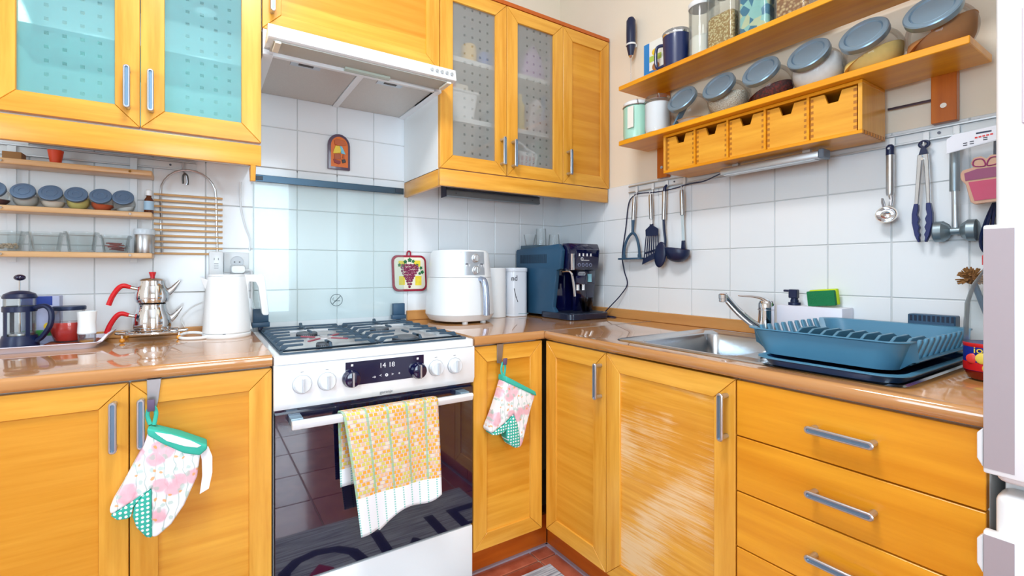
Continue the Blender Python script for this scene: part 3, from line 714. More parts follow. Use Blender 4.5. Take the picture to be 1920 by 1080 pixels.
# ------------------------------------------------------------------ worktops
def slab(x0, x1, y0, y1, nose, mat, name, label, hole=None):
    z0, z1 = .787, .817
    m = MB(); bm = m.bm
    if hole is None: m.box(x0, x1, y0, y1, z0, z1)
    else:
        hx0, hx1, hy0, hy1 = hole
        O = [(x0, y0), (x1, y0), (x1, y1), (x0, y1)]; I = [(hx0, hy0), (hx1, hy0), (hx1, hy1), (hx0, hy1)]
        V = {(w, z): [bm.verts.new((p[0], p[1], z)) for p in q] for w, q in (('o', O), ('i', I)) for z in (z0, z1)}
        for k in range(4):
            n = (k + 1) % 4
            m._f([V['o', z1][k], V['o', z1][n], V['i', z1][n], V['i', z1][k]]); m._f([V['o', z0][k], V['i', z0][k], V['i', z0][n], V['o', z0][n]])
            m._f([V['o', z0][k], V['o', z0][n], V['o', z1][n], V['o', z1][k]]); m._f([V['i', z0][k], V['i', z1][k], V['i', z1][n], V['i', z0][n]])
    bmesh.ops.recalc_face_normals(bm, faces=bm.faces[:])
    ax, val = nose
    es = [e for e in bm.edges if all(abs(v.co[ax] - val) < 1e-5 for v in e.verts) and abs(e.verts[0].co.z - e.verts[1].co.z) < 1e-5]
    bmesh.ops.bevel(bm, geom=es, offset=.009, segments=4, affect='EDGES', profile=.5)
    return tag(build(m, name, mat, None, sharp=50), label, 'worktop')
slab(-2.10, -1.460, -.580, -.001, (1, -.580), laminate, 'worktop', 'glossy beech worktop left of the stove carrying tray, teapot and kettle')
slab(-.863, -.001, -.580, -.001, (1, -.580), laminate, 'worktop', 'beech worktop piece in the corner under air fryer and coffee machine')
slab(-.580, -.001, -1.658, -.5825, (0, -.580), laminate_y, 'worktop', 'long beech worktop holding the steel sink', hole=(-.502, -.128, -1.212, -.913))
tag(build(MB().box(-.580, -.003, -.5835, -.5805, .8165, .8182), 'joint_strip', alu), 'thin metal strip covering the worktop joint', 'strip')
tag(build(MB().box(-.863, -.016, -.0155, -.0005, .8171, .858), 'upstand', strip_x, None, .002), 'low beech upstand along the wall behind the air fryer', 'upstand')
tag(build(MB().box(-.0155, -.0005, -1.125, -.0005, .8171, .858), 'upstand', strip_y, None, .002), 'low beech upstand along the wall behind the sink', 'upstand')
tag(build(MB().box(-2.10, -1.47, -.0155, -.0005, .8171, .840), 'upstand', strip_x, None, .002), 'low beech upstand behind teapot and kettle', 'upstand')

# ------------------------------------------------------------------ stove
sx0, sx1, sf = -1.4565, -.8665, -.577
s = thing('gas_stove', 'white free-standing gas stove with black oven glass', 'stove', (-1.1615, -.3, 0))
build(MB().box(sx0 + .002, sx1 - .002, -.548, -.030, .02, .775), 'stove_body', enamel, s)
build(MB().box(sx0 + .02, sx1 - .02, -.52, -.05, 0, .02), 'stove_foot', black_pl, s)
top = MB(); bm = top.bm
rr = lambda inx, z, r=.012: [(p[0], p[1], z) for p in rrect((sx0 + sx1) / 2, -.3075, (sx1 - sx0) / 2 - inx, .2775 - inx, r)]
top.loft([rr(0, .790), rr(0, .809, .012), rr(.003, .812, .012), rr(.022, .812, .014), rr(.026, .797, .014)], True, True)
build(top, 'hob_top', enamel, s)
build(MB().loft([rr(.0265, .7972, .014), rr(.0265, .7985, .014)]), 'burner_tray', hobsteel, s)
rimo = lambda inx, z: rr(inx, z, .013)
build(MB().loft([rimo(.017, .8125), rimo(.017, .816), rimo(.025, .816), rimo(.025, .8125)], False, False), 'hob_trim', castiron, s)
build(MB().prism([(-.548, .672), (-.577, .672), (-.584, .690), (-.584, .786), (-.578, .7895), (-.548, .7895)], 'x', sx0, sx1), 'control_panel', enamel, s, .0015, 2)
FP = -.584
for k, x in enumerate((-1.389, -1.326, -1.003, -.939)):
    kb = build(MB().lathe([(.0235, 0), (.0235, .004), (.0215, .006), (.0205, .016), (.018, .018)], (x, FP, .7345), 28, Matrix.Rotation(R(90), 3, 'X')), 'knob', P('knob white', (222, 228, 232), .3), s)
    build(MB().box(x - .003, x + .003, FP - .024, FP - .010, .716, .753), 'knob_grip', P('knob grip grey', (196, 202, 208), .35), kb, .001)
    build(MB().lathe([(.0236, .0), (.0248, .0004), (.0248, .0018), (.0236, .002)], (x, FP, .7345), 28, Matrix.Rotation(R(90), 3, 'X'), False, False), 'knob_ring', P('knob ring grey', (170, 176, 182), .4), kb)
    build(MB().box(x - .004, x + .004, FP - .0006, FP + .001, .7655, .767), 'knob_mark', print_grey, kb)
dp = build(MB().box(-1.277, -1.044, FP - .0012, FP + .001, .714, .779), 'display', black_gl, s)
for x in (-1.262, -1.064):
    kb = build(MB().lathe([(.0245, 0), (.0245, .008), (.022, .012), (.021, .020), (.017, .022)], (x, FP - .001, .7345), 28, Matrix.Rotation(R(90), 3, 'X')), 'knob', black_gl, s); kb['label'] = 'black oven knob'
    build(MB().box(x - .0025, x + .0025, FP - .030, FP - .012, .715, .754), 'knob_grip', steel_dark, kb, .001)
text('14', .020, print_white, dp, (-1.172, FP - .0016, .760)); text('18', .020, print_white, dp, (-1.145, FP - .0016, .760))
for x, t_, z_ in ((-1.197, '-o', .731), (-1.178, '<', .732), (-1.142, '>', .732), (-1.122, '+', .732)):
    text(t_, .012, print_white, dp, (x, FP - .0016, z_), name='symbol')
build(MB().lathe([(.0045, 0), (.0045, .0004), (.0018, .0004), (.0018, 0)], (-1.160, FP - .0014, .732), 16, Matrix.Rotation(R(90), 3, 'X'), False, False), 'symbol', print_white, dp)
for x, z_ in ((-1.259, .770), (-1.064, .769)): build(MB().box(x - .003, x + .003, FP - .0016, FP - .001, z_ - .003, z_ + .003), 'symbol', print_white, dp)
text('gorenje', .0125, print_grey, s, (-1.160, FP + .0012, .6835), name='brand_lettering')
build(MB().box(sx0 + .004, sx1 - .004, -.566, -.548, .655, .672), 'vent_gap', black_gl, s)
od = build(MB().box(sx0 + .003, sx1 - .003, sf, -.550, .220, .6605), 'door', ovenglass, s, .001)
od['label'] = 'dark reflective oven door glass'
hx0, hx1 = -1.421, -.902
hb = MB().prism([(-.634, .634), (-.626, .631), (-.610, .640), (-.612, .652), (-.634, .656), (-.640, .650)], 'x', hx0, hx1)
build(hb, 'door_handle', enamel, od, .002, 2)
for a in (hx0, hx1 - .03): build(MB().box(a, a + .03, -.6125, sf + .0005, .636, .655), 'handle_post', P('handle post', (150, 178, 196), .3, .6), od, .001)
build(MB().box(sx0 + .003, sx1 - .003, sf + .001, -.550, .03, .214), 'storage_drawer', enamel, s, .003, 2)
# burners
def burner(x, y, r):
    b = build(MB().lathe([(r * 1.02, .7985), (r * 1.02, .803), (r * .92, .804), (r * .92, .811)], (x, y, 0), 32), 'burner', P('burner ring', (150, 152, 156), .35, .8), s)
    n = int(r * 900)
    for k in range(n):
        a = 2 * math.pi * k / n
        build(MB().box(-.0012, .0012, r * .91, r * .97, .8035, .8105).xf(Matrix.Translation((x, y, 0)) @ Matrix.Rotation(a, 4, 'Z')), 'flame_port', P('port dark', (52, 56, 64), .5), b)
    build(MB().lathe([(r * .95, .8112), (r * .97, .813), (r * .9, .8165), (r * .5, .8175)], (x, y, 0), 32), 'burner_cap', P('burner cap', (92, 100, 108), .45), b)
for x, y, r in ((-1.300, -.435, .024), (-1.040, -.435, .046), (-1.300, -.175, .036), (-1.040, -.175, .036)): burner(x, y, r)
# cast-iron grates
def grate(x0, x1):
    g = build(MB().box(x0, x0 + .010, -.530, -.048, .8135, .8185).box(x1 - .010, x1, -.530, -.048, .8135, .8185).box(x0, x1, -.530, -.522, .8135, .8185).box(x0, x1, -.056, -.048, .8135, .8185), 'grate', castiron, s, .001)
    xm = (x0 + x1) / 2; n = 7
    for k in range(n):
        y = -.505 + k * (.43 / (n - 1))
        full = k in (6,)
        L = (.060, .075, .105, .060, .070, .105, .1)[k]
        for sd, xs in ((1, x0 + .004), (-1, x1 - .004)):
            Lk = abs(xm - xs) + .001 if full else L
            pts = [(xs, y, .815), (xs + sd * .014, y, .8265), (xs + sd * Lk, y, .8265)]
            prof = MB(); prof.prism([(xs - sd * .004, .8140), (xs + sd * .006, .8290), (xs + sd * Lk, .8290), (xs + sd * Lk, .8235), (xs + sd * .022, .8225), (xs + sd * .010, .8140)], 'y', y - .0034, y + .0034)
            build(prof, 'grate_finger', castiron, g, .001)
    for yc in (-.435, -.175):
        for dy in (-1, 1):
            build(MB().box(xm - .0036, xm + .0036, yc + dy * .022, yc + dy * .075, .8225, .8290), 'grate_finger', castiron, g, .001)
        if yc == -.435: build(MB().prism([(yc - .055, .8290), (yc - .075, .8290), (yc - .092, .8140), (yc - .080, .8140), (yc - .066, .8225), (yc - .055, .8225)], 'x', xm - .0036, xm + .0036), 'grate_finger', castiron, g, .001)
    build(MB().prism([(-.055, .8140), (-.055, .836), (-.062, .838), (-.075, .8290), (-.11, .8290), (-.11, .8235), (-.07, .8140)], 'x', xm - .005, xm + .005), 'grate_finger', castiron, g, .001)
grate(-1.4365, -1.1645); grate(-1.1595, -.8875)
rust = P('rusty red enamel', (150, 70, 84), .5, noise=.2, nscale=60)
t = thing('pan_support', 'small reddish cross-shaped pan support lying over the front left burner', 'pan support', (-1.300, -.435, .829))
for a in (45, 135, 225, 315):
    M_ = Matrix.Translation((-1.300, -.435, .8292)) @ Matrix.Rotation(R(a), 4, 'Z')
    build(MB().box(.018, .078, -.004, .004, 0, .0035).xf(M_), 'arm', rust, t, .0008)
build(MB().lathe([(.026, 0), (.026, .004), (.014, .004), (.014, 0)], (-1.300, -.435, .8292), 24, None, False, False), 'ring', P('support ring', (206, 200, 200), .35, .6), t)

# glass splashback hinged on the stove
g = thing('glass_splashback', 'clear glass splash panel with dark top bar behind the stove', 'splashback', (-1.17, -.03, .84))
build(MB().box(-1.456, -.8875, -.034, -.029, .842, 1.362), 'glass_panel', splash, g)
build(MB().box(-1.4565, -.8870, -.036, -.027, 1.348, 1.373), 'top_bar', P('dark anodised bar', (62, 82, 98), .3, .8), g, .001)
for x in (-1.436, -.912): build(MB().box(x - .012, x + .012, -.0385, -.036, 1.353, 1.368), 'bar_cap', P('bar cap', (40, 56, 74), .4), g, .001)
for x in (-1.431, -.911):
    hg = build(MB().box(x - .025, x + .025, -.046, -.024, .846, .893), 'hinge', slate, g, .002, 2)
    build(MB().box(x - .029, x + .029, -.050, -.022, .828, .846), 'hinge_base', slate, hg, .002, 2)
    build(MB().box(x - .008, x + .008, -.046, -.030, .813, .828), 'hinge_pin', black_pl, hg, .001)
ns = build(MB().lathe([(.0238, 0), (.0238, .0006), (.0216, .0006), (.0216, 0)], (-1.164, -.0345, .915), 40, Matrix.Rotation(R(90), 3, 'X'), False, False), 'sign', P('sticker grey', (70, 90, 96), .5), g); ns['label'] = 'round crossed-out warning sticker'
build(MB().box(-.0222, .0222, -.0006, 0, -.0014, .0014).xf(Matrix.Translation((-1.164, -.0346, .915)) @ Matrix.Rotation(R(-45), 4, 'Y')), 'slash', P('sticker grey', (70, 90, 96), .5), ns)
build(MB().box(-.010, .013, -.0005, 0, -.0012, .0012).xf(Matrix.Translation((-1.163, -.0346, .912))), 'cigarette', P('sticker grey', (70, 90, 96), .5), ns)
build(MB().tube(smooth_path([(-1.176, -.0347, .914), (-1.178, -.0347, .920), (-1.174, -.0347, .925)], 4), .0009, 6), 'smoke', P('sticker grey', (70, 90, 96), .5), ns)

# towel over the oven handle
def towel():
    o = thing('kitchen_towel', 'yellow and orange plaid towel with white end hung over the oven handle', 'towel', (-1.16, -.63, .4))
    def sheet(name, fn, nu, nv):
        me = bpy.data.meshes.new(name); vs, fs, uvs = [], [], []
        for j in range(nv + 1):
            for i in range(nu + 1):
                p, uv_ = fn(i / nu, j / nv); vs.append(Vector(p) - Vector(o.location)); uvs.append(uv_)
        for j in range(nv):
            for i in range(nu):
                a = j * (nu + 1) + i; fs.append((a, a + 1, a + nu + 2, a + nu + 1))
        me.from_pydata(vs, [], fs); ul = me.uv_layers.new(name='UVMap')
        for l in me.loops: ul.data[l.index].uv = uvs[l.vertex_index]
        me.polygons.foreach_set('use_smooth', [True] * len(me.polygons)); me.materials.append(towel_m)
        ob = link(name, me, o)
        md = ob.modifiers.new('thick', 'SOLIDIFY'); md.thickness = .0022; md.offset = 0
        return ob
    def front(u, v):
        xl = -1.302 + .046 * v ** .9; xr = -1.024 + .004 * v
        x = xl + (xr - xl) * u
        bot = .336 + (.058) * u ** 1.2 - .012 * math.sin(u * 9) * (1 if u > .2 else .3)
        L = .656 - bot; a = v * (L + .02)
        if a < .02:
            ph = a / .02 * math.pi / 2; y = -.625 - .0175 * math.sin(ph); z = .6595 - (1 - math.cos(ph)) * .008
        else:
            z = .6515 - (a - .02); y = -.6425 - .006 * math.sin(min(1, a * 6)) - .008 * v * (0.5 + 0.5 * math.sin(u * 13 + 1.0)) - .004 * math.sin(u * 5 + v * 2)
        return (x, y, z), (u * .30, a)
    def back(u, v):
        xl = -1.3035; xr = -1.026
        x = xl + (xr - xl) * u + .008 * v
        L = .205; a = v * (L + .02)
        if a < .02: y = -.625 + .019 * math.sin(a / .02 * math.pi / 2); z = .6595 - .004 * a / .02
        else: z = .6555 - (a - .02); y = -.6035 + .003 * math.sin(u * 12)
        return (x, y, z), (u * .30, a + .06)
    sheet('front_fall', front, 40, 40); sheet('back_fall', back, 20, 20)
towel()

# ------------------------------------------------------------------ rails, spice shelves, jars (left wall)
def rail(name, label, face, a0, a1, z0, z1, screws):
    o = thing(name, label, 'rail', ((a0 + a1) / 2, 0, z0) if face == 'y' else (0, (a0 + a1) / 2, z0))
    def bxx(p, q, r0, r1, n, m, par):
        mb = MB()
        if face == 'y': mb.box(a0 if n != 's' else 0, a1, -q, -p, r0, r1)
        else: mb.box(-q, -p, a0, a1, r0, r1)
        return build(mb, n, m, par, .0006)
    bxx(0.0005, .010, z0, z0 + .005, 'lower_lip', alu, o); bxx(.0005, .010, z1 - .005, z1, 'upper_lip', alu, o)
    bxx(.0005, .005, z0 + .005, z1 - .005, 'rail_web', P('rail white', (222, 226, 228), .35), o)
    for a in screws:
        p0 = (a, -.005, (z0 + z1) / 2) if face == 'y' else (-.005, a, (z0 + z1) / 2)
        p1 = (a, -.0075, (z0 + z1) / 2) if face == 'y' else (-.0075, a, (z0 + z1) / 2)
        build(MB().cyl(p0, p1, .0035, 10), 'screw', P('screw dark', (96, 100, 110), .4, .8), o)
    return o
rail('hanging_rail', 'white aluminium wall rail under the left wall cabinet', 'y', -2.11, -1.627, 1.366, 1.398, (-1.70,))
rail('hanging_rail', 'long white aluminium wall rail with utensils above the sink', 'x', -1.64, -.462, 1.368, 1.399, (-.69, -1.46))

rack = thing('spice_rack', 'three-tier beech wall rack on white uprights with spice jars and glass bowls', 'shelf rack', (-1.92, -.06, 1.05))
for x in (-2.0795, -1.7975): build(MB().box(x - .0095, x + .0095, -.013, -.0105, 1.055, 1.392), 'upright', P('white strip', (228, 234, 238), .4), rack, .0006)
for z, n in ((1.340, 0), (1.211, 1), (1.085, 2)):
    sh = build(MB().box(-2.14, -1.743, -.100, -.014, z - .016, z), 'shelf', beech, rack, .003, 2)
    for x in (-2.0795, -1.7975): build(MB().cyl((x, -.0995, z - .008), (x, -.1035, z - .008), .0036, 12), 'screw', chrome, sh)
def spice_jar(x, label, fillc=None, fill=.3, slope=0.0, shelf=1.2112):
    Rj = .029; cy = -.050
    o = thing('spice_jar', label, 'jar', (x, cy, shelf), 'spice jars with blue-grey lids')
    c0 = (x, cy, shelf + Rj * .86); ax = Vector((0, -math.sin(R(58)), math.cos(R(58)))); M_ = ax.to_track_quat('Z', 'Y').to_matrix()
    build(MB().sphere(c0, (Rj * .99, Rj, Rj), 24, 16, zmin=-Rj * .86), 'jar_body', jarglass, o)
    base = Vector(c0) + ax * Rj * .70
    build(MB().lathe([(.0215, 0), (.0215, .012)], base, 24, M_, False, False), 'jar_neck', jarglass, o)
    ld = build(MB().lathe([(.0262, 0), (.0268, .001), (.0268, .0075), (.0255, .009), (.0195, .0092), (.0190, .0082), (.0150, .0082), (.0146, .0092), (.0085, .0092), (.008, .0082), (.0001, .0082)], base + ax * .008, 32, M_), 'lid', P('spice lid blue', (112, 142, 176), .35, .45), o)
    if fillc:
        f = Rj * .93; top = -Rj * .86 + fill * 2 * Rj
        mb = MB().sphere(c0, (f, f, f), 20, 14, zmin=-Rj * .84, zmax=top)
        if slope:
            for v in mb.bm.verts:
                if v.co.z > c0[2] + top - 1e-4: v.co.z += (v.co.x - x) * slope
        build(mb, 'contents', P('spice ' + str(fillc), fillc, .9, noise=.12, nscale=120), o)
    return o
spice_jar(-2.100, 'spice jar with dark contents cut off by the picture edge', (90, 40, 40), .3)
spice_jar(-2.040, 'near-empty spice jar with greyish contents, second from the picture edge', (196, 192, 186), .55)
spice_jar(-1.982, 'spice jar with cream-white powder', (240, 224, 208), .34)
spice_jar(-1.926, 'spice jar filled with pale yellow spice', (214, 196, 110), .6)
spice_jar(-1.870, 'spice jar with orange-red paprika powder', (210, 84, 24), .34, -.25)
spice_jar(-1.8165, 'spice jar with a little white salt, last before the brown bottle', (232, 236, 240), .22, .25)
# brown bottle
b = thing('dropper_bottle', 'small brown glass bottle with white cap and label at shelf end', 'bottle', (-1.7545, -.055, 1.2112))
build(MB().lathe([(.012, 1.2112), (.013, 1.213), (.013, 1.254), (.007, 1.263), (.007, 1.268)], (-1.7545, -.055, 0), 24), 'bottle_body', P('amber glass', (92, 38, 8), .08, coat=.6), b)
build(MB().lathe([(.0133, 1.222), (.0133, 1.250)], (-1.7545, -.055, 0), 24, None, False, False), 'bottle_label', P('pale blue label', (168, 200, 222), .6), b)
build(MB().lathe([(.009, 1.268), (.009, 1.283), (.006, 1.287)], (-1.7545, -.055, 0), 20), 'cap', white_pl, b)
tag(build(MB().lathe([(.011, 1.3402), (.013, 1.346), (.0185, 1.380), (.0165, 1.380), (.011, 1.349)], (-1.975, -.06, 0), 20), 'flower_pot', P('orange plastic pot', (226, 74, 30), .5)), 'tiny orange pot on the top shelf under the wall cabinet', 'pot')
tag(build(MB().box(-2.085, -2.045, -.07, -.03, 1.3402, 1.364), 'wooden_block', P('brown block', (150, 104, 50), .6), None, .001), 'small brown box lying on the top shelf near the picture edge', 'box')
# glass bowls on the lowest shelf
def bowl(x, label, ztop=1.139, fill=None):
    o = thing('glass_bowl', label, 'bowl', (x, -.057, 1.0852), 'small glass bowls on the lowest shelf')
    c0 = (x, -.057, 0); h_ = ztop
    sq = lambda r, z: [(p[0], p[1], z) for p in rrect(x, -.057, r, r, r * .62, 5)]
    build(MB().loft([sq(.027, 1.0852), sq(.0295, 1.087), sq(.0345, h_ - .010), sq(.0395, h_ - .006), sq(.0395, h_), sq(.0365, h_), sq(.0325, h_ - .010), sq(.0270, 1.091)]), 'bowl_body', jarglass, o)
    if fill: fill(o, x)
    return o
def crumbs(o, x):
    pm = P('beige flakes', (206, 184, 156), .8, noise=.3, nscale=150)
    mb = MB(); rnd = random.Random(3)
    for k in range(60):
        a, r = rnd.uniform(0, 6.28), .024 * rnd.random() ** .5
        mb.sphere((x + r * math.cos(a), -.057 + r * math.sin(a), 1.094 + rnd.uniform(0, .012)), (.004, .003, .0025), 6, 4)
    q = build(mb, 'flakes', pm, o); q['kind'] = 'stuff'
def chips(o, x):
    rnd = random.Random(5); pm = P('dark red strips', (138, 42, 34), .7, noise=.2, nscale=80)
    for k in range(9):
        M_ = Matrix.Translation((x + rnd.uniform(-.008, .008), -.060 + rnd.uniform(-.012, .012), 1.0945 + .0025 * k)) @ Matrix.Rotation(rnd.uniform(-.6, .6), 4, 'Z') @ Matrix.Rotation(rnd.uniform(-.1, .1), 4, 'Y')
        build(MB().box(-.018, .018, -.004, .004, -.0015, .0015).xf(M_), 'strip', pm, o, .0006)
bowl(-2.078, 'small glass bowl of beige flakes, cut off by the picture edge', 1.141, crumbs)
bowl(-1.996, 'empty glass bowl beside the bowl of flakes', 1.141)
bowl(-1.917, 'taller empty glass bowl in the middle of the lowest shelf', 1.145)
bowl(-1.837, 'glass bowl holding dark red strips', 1.138, chips)
k = thing('steel_canister', 'small steel canister with clear lid at the end of the lowest shelf', 'canister', (-1.7655, -.058, 1.0852))
build(MB().lathe([(.026, 1.0852), (.0268, 1.087), (.0268, 1.142), (.0262, 1.143)], (-1.7655, -.058, 0), 32), 'canister_body', steel, k)
build(MB().lathe([(.0275, 1.143), (.0282, 1.145), (.0282, 1.157), (.0265, 1.161), (.001, 1.1612)], (-1.7655, -.058, 0), 32), 'lid', P('milky lid', (206, 220, 230), .3), k)

# hanging bamboo trivet
t = thing('hanging_trivet', 'bamboo rod trivet with steel arch hanging beside the spice rack', 'trivet', (-1.648, -.03, 1.085))
arch = [(-1.722, -.022, 1.083), (-1.724, -.022, 1.17), (-1.726, -.022, 1.275)]
for j in range(1, 12):
    a = math.pi - math.pi * j / 12; arch.append((-1.647 + .079 * math.cos(a), -.022, 1.287 + .080 * math.sin(a)))
arch += [(-1.568, -.022, 1.28), (-1.566, -.022, 1.17), (-1.564, -.022, 1.09)]
build(MB().tube(arch, .0034, 8), 'steel_arch', steel, t)
for j in range(11):
    z = 1.279 - j * .01925
    build(MB().cyl((-1.744, -.0225, z), (-1.549, -.0225, z), .0036, 8), 'rod', beech_r, t)
o = thing('hook', 'dark metal hook holding the bamboo trivet on the rail', 'hook', (-1.664, -.02, 1.33))
build(MB().tube(smooth_path([(-1.664, -.0115, 1.392), (-1.664, -.0135, 1.366), (-1.660, -.020, 1.356), (-1.655, -.024, 1.348), (-1.652, -.023, 1.325), (-1.656, -.021, 1.316)], 4), .0026, 8), 'hook_wire', steel_dark, o)
build(MB().tube(smooth_path([(-1.664, -.022, 1.320), (-1.664, -.023, 1.344), (-1.659, -.0245, 1.353), (-1.652, -.024, 1.345), (-1.651, -.022, 1.318)], 4), .0032, 8), 'hook_loop', P('dark hook', (88, 88, 88), .4, .8), o)

# sockets
so = thing('wall_socket', 'white wall socket plate behind the kettle', 'socket', (-1.505, 0, 1.02))
build(MB().box(-1.545, -1.466, -.010, -.0005, 1.022, 1.094), 'plate', white_pl, so, .003, 2)
build(MB().lathe([(.0215, 0), (.0215, .0025), (.0195, .0025), (.0185, -.004), (.001, -.004)], (-1.504, -.0102, 1.060), 28, Matrix.Rotation(R(90), 3, 'X')), 'socket_ring', P('socket grey', (206, 210, 214), .4), so)
for dx in (-.008, .008): build(MB().cyl((-1.504 + dx, -.006, 1.06), (-1.504 + dx, -.0125, 1.06), .0026, 8), 'socket_hole', P('socket hole', (110, 112, 116), .6), so)
pg = thing('plug_adapter', 'white plug-in adapter with printed front in the socket', 'plug', (-1.568, -.02, 1.02))
build(MB().box(-1.590, -1.547, -.038, -.0005, 1.015, 1.096), 'adapter_body', white_pl, pg, .005, 2)
for z in (1.052, 1.045, 1.038): build(MB().box(-1.575, -1.562, -.0386, -.0378, z, z + .002), 'print_bar', print_grey, pg)
for dx in (-.006, .006): build(MB().box(-1.5685 + dx - .001, -1.5685 + dx + .001, -.0386, -.0378, 1.066, 1.073), 'print_bar', print_grey, pg)
pl = thing('power_plug', 'white kettle plug lying against the socket plate', 'plug', (-1.50, -.04, 1.0))
build(MB().loft([[(p[0], y, p[1]) for p in rrect(-1.502, 1.034, a, b_, .008)] for y, a, b_ in ((-.0145, .022, .014), (-.026, .024, .016), (-.045, .020, .012))]), 'plug_body', white_pl, pl)
build(MB().tube(smooth_path([(-1.485, -.035, 1.03), (-1.462, -.03, 1.03), (-1.458, -.025, 1.0), (-1.459, -.03, .93)], 5), .004, 8), 'plug_cord', white_pl, pl)
build(MB().tube(smooth_path([(-1.493, -.012, 1.345), (-1.492, -.008, 1.26), (-1.478, -.007, 1.19), (-1.462, -.007, 1.14), (-1.464, -.007, 1.10)], 6), .0028, 8), 'cord', white_pl, cabL)

# ------------------------------------------------------------------ left worktop things
ZW = .8172
tr = thing('serving_tray', 'flat white tray with raised end handle on the left worktop', 'tray', (-2.05, -.12, ZW))
rr = lambda hx, hy, z, r=.02: [(p[0], p[1], z) for p in rrect(-2.06, -.122, hx, hy, r)]
build(MB().loft([rr(.195, .088, ZW), rr(.203, .096, ZW + .013), rr(.209, .102, ZW + .016), rr(.209, .102, ZW + .018), rr(.201, .094, ZW + .016), rr(.192, .086, ZW + .004)]), 'tray_body', P('lilac white tray', (226, 226, 244), .3), tr)
build(MB().prism([(-1.868, ZW + .005), (-1.848, ZW + .016), (-1.836, ZW + .034), (-1.841, ZW + .036), (-1.855, ZW + .020), (-1.870, ZW + .009)], 'y', -.205, -.04), 'end_handle', P('lilac white tray', (226, 226, 244), .3), tr, .001)
ZT = ZW + .0045
tag(build(MB().box(-1.985, -1.872, -.19, -.05, ZT + .0002, ZT + .004).box(-1.980, -1.877, -.185, -.055, ZT + .004, ZT + .006), 'coaster_mat', P('brown patterned mat', (150, 74, 46), .7, noise=.6, nscale=70)), 'brown patterned mat on the tray under the honey jar', 'mat')
# french press
fp = thing('french_press', 'French press coffee maker with navy plastic frame and round plunger knob', 'coffee press', (-2.033, -.135, ZT))
cx, cy, zb = -2.033, -.135, ZT + .0003
build(MB().lathe([(.038, zb), (.040, zb + .002), (.039, zb + .020), (.035, zb + .034), (.033, zb + .034), (.033, zb + .012)], (cx, cy, 0), 32), 'base', black_pl, fp)
build(MB().lathe([(.0325, zb + .012), (.0328, zb + .1375), (.0318, zb + .1375), (.0315, zb + .014)], (cx, cy, 0), 32), 'beaker', jarglass, fp)
build(MB().lathe([(.0342, zb + .098), (.0352, zb + .099), (.0352, zb + .112), (.0342, zb + .113)], (cx, cy, 0), 32, None, False, False), 'band', black_pl, fp)
for a in (50, 130, 230, 310):
    M_ = Matrix.Translation((cx, cy, 0)) @ Matrix.Rotation(R(a), 4, 'Z')
    build(MB().box(.0325, .0352, -.005, .005, zb + .02, zb + .1).xf(M_), 'frame_post', black_pl, fp, .001)
build(MB().lathe([(.0345, zb + .134), (.0355, zb + .137), (.032, zb + .146), (.018, zb + .153), (.004, zb + .155)], (cx, cy, 0), 32), 'lid', black_pl, fp)
build(MB().cyl((cx, cy, zb + .02), (cx, cy, zb + .184), .0022, 10), 'plunger_rod', chrome, fp)
build(MB().lathe([(.0305, zb + .034), (.031, zb + .036), (.031, zb + .040), (.006, zb + .042)], (cx, cy, 0), 28), 'plunger_disc', steel, fp)
build(MB().sphere((cx, cy, zb + .190), (.0125, .0125, .0085), 20, 12), 'plunger_knob', black_gl, fp)
hp = smooth_path([(cx + .033, cy - .01, zb + .108), (cx + .055, cy - .018, zb + .112), (cx + .068, cy - .022, zb + .095), (cx + .066, cy - .021, zb + .060), (cx + .048, cy - .015, zb + .028), (cx + .036, cy - .011, zb + .018)], 6)
build(MB().tube(hp, .0085, 10, flat=.75), 'press_handle', black_pl, fp)
# tea carton behind
tc = thing('tea_carton', 'small carton with blue top and colourful print behind the coffee press', 'carton', (-1.995, -.06, ZT))
build(MB().box(-2.045, -1.962, -.085, -.045, ZT + .0003, .958), 'carton_body', P('carton lilac', (176, 184, 216), .5, noise=.35, nscale=30), tc, .001)
build(MB().box(-2.0451, -1.977, -.0856, -.0851, .932, .9575), 'blue_print', P('carton blue', (30, 60, 150), .5), tc)
build(MB().box(-2.04, -1.968, -.0856, -.0851, .845, .862), 'green_print', P('carton green', (60, 150, 70), .5), tc)
build(MB().lathe([(.011, 0), (.011, .0004)], (-1.985, -.0853, .872), 16, Matrix.Rotation(R(90), 3, 'X')), 'yellow_print', P('carton yellow', (232, 200, 50), .5), tc)
# honey jar
hj = thing('honey_jar', 'glass jar of red-amber honey with dark lid on the tray', 'jar', (-1.936, -.095, ZT))
c0 = (-1.936, -.105, ZT + .0063)
build(MB().lathe([(.030, 0), (.033, .003), (.042, .03), (.0435, .05), (.041, .068), (.034, .084), (.0335, .092)], c0, 36), 'jar_body', jarglass, hj)
build(MB().lathe([(.029, .003), (.032, .005), (.0408, .03), (.0420, .048), (.0415, .056), (.001, .056)], c0, 36), 'honey', P('red amber honey', (196, 26, 8), .15, coat=.4), hj)
build(MB().lathe([(.0365, .090), (.0372, .092), (.0372, .099), (.0355, .1012), (.001, .1016)], c0, 36), 'lid', P('lid navy', (36, 50, 80), .35, .4), hj)
